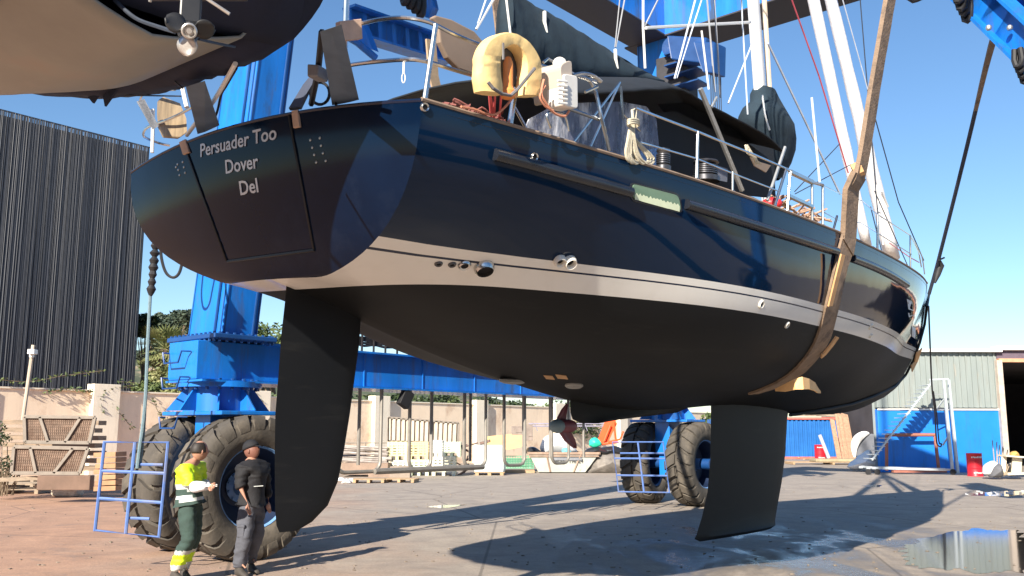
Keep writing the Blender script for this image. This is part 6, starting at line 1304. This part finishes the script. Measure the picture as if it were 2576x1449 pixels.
# aft sling's far end, seen behind the stern rail
o = strap([W(bp(1083, 100, yl=2.3)), W(bp(1090, 190, yl=2.3)), W(bp(1100, 230, yl=2.3)), W(bp(1110, 268, yl=2.3))], .17, .03, wdir, 'lifting_sling', mat('tan_sling', (.42, .30, .19), .85, var=.2, scale=8)); tag(o, 'short tan sling end dropping behind the stern rail below the brown board', 'lifting sling')
# rope with a black chain bag at the left, and the line that carries the tyre guard
c = thing('hanging_rope', 'thin blue rope with lumpy black weather sleeve beside the slatted building', 'rope', at(345, 1180, 12))
m = MB(); m.tube(curve_pts([at(378, 740, 12), at(372, 860, 12), at(366, 1000, 12), at(358, 1080, 12), at(352, 1120, 12), at(345, 1178, 12)], 6), .022, 6); m.tube(curve_pts([at(366, 1000, 12.05), at(362, 1080, 12.05), at(352, 1178, 12.05)], 4), .018, 6); m.build('rope', mat('blue_grey_rope', (.16, .24, .28), .8, bump=.4, scale=40), c)
m = MB(); pts = [at(394 - k * .9, 592 + 9 * k, 12) for k in range(18)]; m.tube(pts, [.03 + .022 * (k % 2) + random.uniform(0, .02) for k in range(17)] + [.02], 8); m.tube([at(396, 400, 12.4), at(395, 592, 12)], .02, 6); m.build('sleeve', dark, c, smooth=True)
# ---------------------------------------------------------------- dinghy in its dark cover, slung under the davits
DB = BM @ Matrix.Translation((-1.55, 0, 0))
dg = bpy.data.objects.new('covered_dinghy', None); COL.objects.link(dg); DC = W(V((-1.6, -.3, 1.9))); WM[dg] = Matrix.Translation(DC); dg.matrix_world = WM[dg]
tag(dg, 'upright dinghy in torn dark cover with beige hull slung above the stern', 'dinghy')
# frame: s from stern (starboard) to bow (port) = +y ; athwart = x ; z up
def D(s, x, z): return W(V((x, s, z)))
dxc = -1.5; zb0 = 1.19
beig = mat('beige_dinghy_hull', (.29, .275, .235), .5, var=.12, scale=1.5, col2=(.34, .29, .24), c2amt=.15); dcov = mat('navy_dinghy_cover', (.007, .012, .036), .75, var=.3, scale=2, bump=.6, bscale=4)
m = MB(); rows = []; ns = 16
for i in range(ns + 1):
    t = i / ns; s_ = -1.3 + 2.6 * t; bw_ = .64 * (1 - max(0, (t - .45) / .55) ** 2.4) + .0; dp = .20 * (1 - .4 * t); rise = .10 * max(0, (t - .5) / .5) ** 2; r_ = []
    for u in (-1, -.92, -.7, -.45, -.2, 0, .2, .45, .7, .92, 1):
        z = zb0 + rise + dp * (abs(u) ** 1.3) - .0 + (.05 if abs(u) > .95 else 0); r_.append(D(s_, dxc + bw_ * u, z))
    rows.append(r_)
m.grid(rows); m.build('hull', beig, dg, smooth=2, solid=.02)
# cover: a fat ring round the gunwale and over the top
m = MB(); rows = []
for i in range(41):
    t = i / 40; s_ = -2.0 + 3.65 * t; kk_ = max(0, (-s_ - .9) / .85);  e_ = max(0, 1 - abs((t - .45) / .55) ** 2.6) ** .5; bw_ = .08 + .90 * e_ if t > .45 else .10 + .88 * max(0, 1 - ((.45 - t) / .45) ** 3.2) ** .5; rise = .10 * max(0, (t - .5) / .5) ** 2; r_ = []
    tub = .20
    # closed profile: outer skin from under-edge (inner lip) round the tube, over the top
    hull_half = .62 * (1 - max(0, ((s_ + 1.3) / 2.6 - .45) / .55) ** 2.4) if -1.3 <= s_ <= 1.3 else 0
    inner = max(min(hull_half, bw_ - .08), .0)
    prof = [(inner, .15), ((inner + bw_) / 2, .10), (bw_ * .96, .13), (bw_, .26), (bw_ * .93, .44), (bw_ * .6, .62), (0, .70)]
    seq = [(-a, b_) for a, b_ in prof] + [(a, b_) for a, b_ in prof[::-1][1:]]
    for k, (x, z) in enumerate(seq): w_ = .035 * noise.noise(V((i * .45, k * .9, 2))); r_.append(D(s_, dxc + x + w_ + .30 * kk_, zb0 + rise + z + .06 + .42 * kk_ ** 1.4 + .035 * noise.noise(V((i * .6, k * 1.3, 8)))))
    rows.append(r_)
m.grid(rows)
m.build('cover', dcov, dg, smooth=2, solid=.012)
# cover lap under the open stern end
m = MB(); rows = []
for i in range(9):
    t = i / 8; s_ = -1.95 + .70 * t; rows.append([D(s_, dxc + .28 * (1 - t) + .9 * (.25 + .75 * sin(t * 1.57)) * u, zb0 + .13 + .40 * (1 - t) + .1 * abs(u) + .02 * noise.noise(V((i, u * 4, 1)))) for u in (-1, -.6, -.2, .2, .6, 1)])
m.grid(rows); m.build('cover_lap', dcov, dg, smooth=2, solid=.01)
m = MB()
for (x, y, dx_, dy) in ((208, 238, 50, 0), (258, 238, 38, 6), (30, 212, 22, 0)):
    xx = -.85 if x > 100 else -1.25; a = bp(x, y - 12, xl=xx); b_ = bp(x + dx_, y - 12, xl=xx); c_ = bp(x + dx_ * (.55 if x != 258 else .2), y + (22 if x != 258 else 30), xl=xx); m = MB(); m.prism([W(a), W(b_), W(c_)], V((.01, .012, 0))); m.build('torn_flap', dcov, dg)
# drive leg, bracket and three-bladed propeller of the dinghy's engine
pc = W(bp(476, 78, xl=-1.95)); ax = (O - pc).normalized(); Mp = Matrix.Translation(pc) @ ax.to_track_quat('Z', 'Y').to_matrix().to_4x4()
blk = mat('engine_black', (.02, .02, .021), .4, var=.15); silv = mat('worn_alloy', (.55, .52, .48), .35, .7, var=.2)
m = MB(); up_ = V((0, 0, 1)); m.tube([pc - ax * .04, pc - ax * .35], [.045, .06], 12); m.beam(pc - ax * .22, pc - ax * .22 + up_ * .45, .10, .2, ax); m.box(pc - ax * .25 + up_ * .22, (.5, .22, .03)); leg_ = m.build('drive_leg', blk, dg, bevel=.01)
m = MB(); m.tube([pc + V((-.17, -.05, .12)), pc + V((-.15, -.08, .16)), pc + V((0, -.1, .15))], .008, 6); m.build('bracket_rail', silv, leg_); m = MB(); m.tube([pc + V((.10, -.08, .12)), pc + V((.2, -.05, .06))], .008, 6); m.build('bracket_rail', silv, leg_); 
m = MB(); m.lathe([(.0, .05), (.012, .05), (.014, .03), (.02, .03), (.03, .045), (.036, .04), (.038, -.04)], Mp, 20)
pr2 = m.build('propeller', silv, dg, smooth=True)
for k, an in enumerate((-1.65, .25, 2.7)):
    rows = []
    for i in range(7):
        t = i / 6; r_ = .03 + .085 * t; hw = .045 * sin(pi * min(.12 + t * .86, 1)) ** .6; rows.append([Mp @ V((r_ * cos(an) - v * hw * sin(an), r_ * sin(an) + v * hw * cos(an), v * .022)) for v in (-1, -.5, 0, .5, 1)])
    m = MB(); m.grid(rows); m.build('blade', silv if k == 0 else blk, pr2, smooth=2, solid=.006)
# lines holding it
for P in (((460, 222, -.7), (440, 205, -.72)), ((360, 240, -.7), (455, 242, 0.)), ((275, 240, -.72), (360, 240, -.7))):
    m = MB(); m.tube([W(bp(x, y, xl=q)) for x, y, q in P], .007, 5); m.build('lashing', dark_r, dg)
m = MB(); m.tube(curve_pts([W(bp(288, 0, xl=-1.72)), W(bp(340, 45, xl=-1.7)), W(bp(400, 68, xl=-1.72)), W(bp(440, 80, xl=-1.8))], 5), .012, 6); m.tube(curve_pts([W(bp(500, 98, xl=-1.8)), W(bp(540, 108, xl=-1.5)), W(bp(590, 118, xl=-1.1))], 5), .008, 6); m.build('lashing', dark_r, dg)
# ---------------------------------------------------------------- things lashed to the stern rail
yb = mat('faded_yellow_cover', (.86, .62, .27), .75, var=.14, scale=3, bump=.3, bscale=12); gcl = mat('grey_cloth', (.16, .155, .16), .85, var=.3, scale=8)
lb = thing('horseshoe_buoy', 'faded yellow horseshoe lifebuoy lashed to the stern rail', 'lifebuoy', W(bp(1270, 250, yl=-2.25)))
prs = [((66, 372), (158, 386)), ((57, 325), (152, 332)), ((60, 270), (146, 278)), ((63, 222), (148, 244)), ((86, 174), (158, 210)), ((132, 143), (175, 196)), ((190, 136), (196, 191)), ((246, 163), (222, 208)), ((288, 212), (240, 250)), ((309, 262), (242, 300)), ((310, 330), (236, 350)), ((300, 391), (230, 389))]
nrm = BM.to_3x3() @ V((0, -1, 0)); bq = lambda p: W(bp(1159 + p[0] * .6213, p[1] * .6213, yl=-2.2)); A1, B1 = curve_pts([bq(a) for a, b_ in prs], 4), curve_pts([bq(b_) for a, b_ in prs], 4); m = MB(); rows = []
for i_, (p, q) in enumerate(zip(A1, B1)):
    wob = .006 * noise.noise(V((i_ * .5, 2, 0))); rows.append([p.lerp(q, u_) + nrm * (h_ + wob) for u_, h_ in ((.0, -.02), (.0, .03), (.10, .055), (.5, .065), (.9, .055), (1, .03), (1, -.02), (.9, -.05), (.5, -.06), (.1, -.05))])
m.grid(rows, True); m.f += [tuple(range(10)), tuple(len(m.v) - 10 + k for k in range(10))]; m.mi += [0, 0]; m.build('float', yb, lb, smooth=True)
m = MB(); m.prism([W(bp(x, y, yl=-2.12)) for x, y in ((1245, 150), (1262, 125), (1296, 128), (1302, 170), (1290, 215), (1255, 215), (1243, 190))], BM.to_3x3() @ V((0, .03, 0))); m.build('inner_cloth', gcl, lb)
m = MB(); m.tube([W(bp(1228, 207, yl=-2.32)), W(bp(1240, 222, yl=-2.33)), W(bp(1262, 236, yl=-2.33)), W(bp(1285, 240, yl=-2.33)), W(bp(1302, 225, yl=-2.33)), W(bp(1345, 172, yl=-2.3))], .012, 6); m.tube([W(bp(1266, 150, yl=-2.33)), W(bp(1266, 108, yl=-2.33))], .008, 5); m.build('strap', gcl, lb)
m = MB()
q = W(bp(1278, 232, yl=-2.2)); m.lathe([(.0, -.06), (.05, -.04), (.06, 0), (.04, .03), (.035, .05), (.036, .22), (.02, .26), (0, .26)], Matrix.Translation(q), 14); o = m.build('rescue_light', mat('orange_plastic', (.85, .30, .08), .5, var=.1), smooth=True); tag(o, 'orange and cream rescue light hanging in the mouth of the yellow lifebuoy', 'rescue light')
pk = mat('pink_line', (.7, .35, .42), .7)
ro = thing('lashing_lines', 'bright pink red cords dropping below the yellow lifebuoy to the deck', 'rope', W(bp(1250, 305, yl=-2.0)))
pkr = mat('coral_line', (.75, .13, .13), .7); m = MB()
for a, b_ in (((1229, 218), (1236, 300)), ((1231, 222), (1244, 303)), ((1246, 225), (1243, 303)), ((1261, 240), (1256, 308))): m.tube([W(bp(*a, yl=-2.12)), W(bp(*b_, yl=-2.0))], .009, 5)
m.build('cord', pkr, ro)
m = MB(); m.tube(curve_pts([W(bp(x, y, yl=-2.1)) for x, y in ((1160, 268), (1195, 275), (1220, 285), (1245, 288), (1270, 270), (1300, 232), (1320, 200))], 5), .009, 5); m.build('cord', mat('orange_line', (.6, .25, .15), .7), ro)
m = MB()
for k in range(26): a = W(bp(1130 + k * 5.4 + random.uniform(-5, 5), 262 + k * 1.9 + random.uniform(-4, 3), yl=-1.95)); m.tube(curve_pts([a, a + V((random.uniform(-.1, .1), random.uniform(-.1, .1), .03)), a + V((random.uniform(-.14, .14), .0, -.01))], 3), .0075, 5)
m.build('cord', mat('dull_red_line', (.25, .09, .08), .8), ro)
ob = thing('outboard_motor', 'beige and white outboard motor clamped on the yacht stern rail', 'outboard motor', W(bp(1400, 285, yl=-2.25)))
wv = mat('sunbleached_white', (.80, .78, .72), .5, var=.1); bgc = mat('beige_cowl', (.50, .43, .36), .6, var=.12, scale=2)
m = MB(); m.prism([W(bp(x, y, yl=-2.2)) for x, y in rounded(1372, 172, 1402, 158, 1404, 250, 1380, 262, .25)], BM.to_3x3() @ V((0, .28, 0))); m.build('cowl', bgc, ob, bevel=.02)
m = MB(); m.prism([W(bp(x, y, yl=-2.28)) for x, y in rounded(1398, 190, 1432, 196, 1433, 278, 1398, 270, .15)], BM.to_3x3() @ V((0, .16, 0)));
for k in range(6): m.beam(W(bp(1402, 203 + k * 11, yl=-2.375)), W(bp(1428, 206 + k * 11, yl=-2.375)), .012, .02)
m.build('white_case', wv, ob, bevel=.012)
m = MB(); m.ball(W(bp(1408, 160, yl=-2.25)), .055, 14, (1, .9, .9)); m.build('cap', wv, ob, smooth=True)
m = MB(); m.tube([W(bp(x, y, yl=-2.1)) for x, y in ((1367, 157), (1378, 148), (1440, 185), (1500, 206))], .012, 6); m.tube(curve_pts([W(bp(x, y, yl=-2.2)) for x, y in ((1440, 190), (1465, 185), (1490, 190), (1512, 205))], 4), .016, 6); m.tube([W(bp(1503, 218, yl=-2.2)), W(bp(1472, 232, yl=-2.2))], .012, 6); m.build('tiller', steel, ob)
ln = MB(); ln.tube(curve_pts([W(bp(x, y, yl=-2.3)) for x, y in ((1368, 200), (1362, 235), (1375, 262), (1395, 285), (1420, 292), (1432, 280))], 5), .010, 5); ln.tube(curve_pts([W(bp(x, y, yl=-2.3)) for x, y in ((1372, 215), (1358, 242), (1372, 268), (1392, 278))], 5), .008, 5); o = ln.build('lashing_line', mat('orange_line', (.6, .25, .15), .7)); tag(o, 'dull orange lashing looped under the white case on the stern rail', 'rope')
# wooden pad on the stern pole
o = MB(); o.prism([W(bp(x, y, yl=-1.35)) for x, y in ((849, 55), (904, 49), (907, 99), (851, 105))], BM.to_3x3() @ V((0, .05, 0))); o = o.build('plywood_pad', mat('pink_plywood', (.66, .45, .33), .75, var=.15, scale=9, col2=(.45, .22, .15), c2amt=.2), bevel=.004); tag(o, 'square pinkish plywood pad tied on the stern pole under the dinghy', 'plywood pad')
o = MB(); o.prism([W(bp(x, y, xl=.35)) for x, y in ((398, 252), (408, 246), (450, 262), (466, 300), (468, 335), (450, 348), (412, 345), (400, 320), (397, 285))], BM.to_3x3() @ V((.03, .1, 0))); o = o.build('wooden_board', mat('striped_board', (.24, .18, .11), .55, var=.45, scale=2, stretch=(6, 6, 1)), bevel=.01); tag(o, 'rounded brown wooden board lashed inside the port quarter rail', 'board')
# snap hook, rope hanks
o = MB(); a = W(bp(1016, 152, yl=-1.75)); o.tube([a, a - Z * .10], .008, 6); o.tube([a - Z * .10 + V((.012 * cos(t), 0, -.03 + .035 * sin(t))) for t in [2 * pi * k / 12 for k in range(12)]], .004, 5, closed=True); o = o.build('snap_hook', white); tag(o, 'small white snap hook dangling from the curved stern rail', 'snap hook')
hk = MB()
for k in range(12):
    a0 = -6 + 12 * k / 11; dx_ = random.uniform(-6, 14) if k < 9 else 22 + 5 * (k - 9); hk.tube(curve_pts([W(bp(1592 + a0 * .4, 302, yl=-2.3)), W(bp(1588 + a0 * 1.2, 340, yl=-2.33)), W(bp(1580 + a0 * 1.5 + max(dx_, 0) * .5, 385, yl=-2.33)), W(bp(1590 + a0 + dx_, 408 + random.uniform(-3, 6), yl=-2.33)), W(bp(1600 + a0 + dx_ * 1.2, 398, yl=-2.3)), W(bp(1592 + a0 * .5, 345, yl=-2.28)), W(bp(1592, 305, yl=-2.3))], 4), .011, 5)
hk.tube([W(bp(1592, 302, yl=-2.3)), W(bp(1590, 278, yl=-2.28)), W(bp(1600, 272, yl=-2.25)), W(bp(1598, 300, yl=-2.28))], .012, 6)
for k in range(3): hk.tube([W(bp(1593 + 14 * cos(t), 304 + k * 5 + 5 * sin(t), yl=-2.33 + .03 * sin(t))) for t in [2 * pi * j / 14 for j in range(14)]], .011, 5, closed=True)
o = hk.build('rope_hank', rope_w, smooth=True); tag(o, 'cream mooring rope coiled and hung on the side guard wire', 'rope')
hk = MB()
for k in range(7): hk.tube(curve_pts([W(bp(1878 + random.uniform(-4, 4), 365, yl=-2.1)), W(bp(1884 + random.uniform(-6, 10), 385, yl=-2.12)), W(bp(1902 + random.uniform(-8, 8), 398, yl=-2.12)), W(bp(1908 + random.uniform(-8, 6), 412, yl=-2.1))], 4), .010, 5)
o = hk.build('rope_hank', rope_w, smooth=True); tag(o, 'small tangle of pale rope tied by the brown board forward of the awning', 'rope')
hk = MB()
for k in range(26): a = W(bp(1945 + k * 4.6, 508 + k * 2.15 + random.uniform(-8, 1), yl=-1.75)); hk.tube(curve_pts([a, a + V((random.uniform(-.2, .2), random.uniform(-.2, .2), random.uniform(.02, .08))), a + V((random.uniform(-.2, .2), random.uniform(-.1, .2), 0))], 4), .013, 5)
o = hk.build('deck_line', mat('mixed_line', (.45, .30, .22), .8, var=.5, scale=6)); tag(o, 'loose ropes heaped along the deck edge by the boarding gate', 'rope')
for i, (x, y, s_) in enumerate(((1942, 512, .09), (2000, 528, .0))):
    if not s_: continue
    o = MB(); o.ball(W(bp(x, y, yl=-1.8)), s_, 12, (1.4, 1, .8)); o = o.build('fender', mat('red_plastic', (.65, .03, .04), .4), smooth=True); tag(o, 'small red float among the ropes at the boarding gate', 'float')
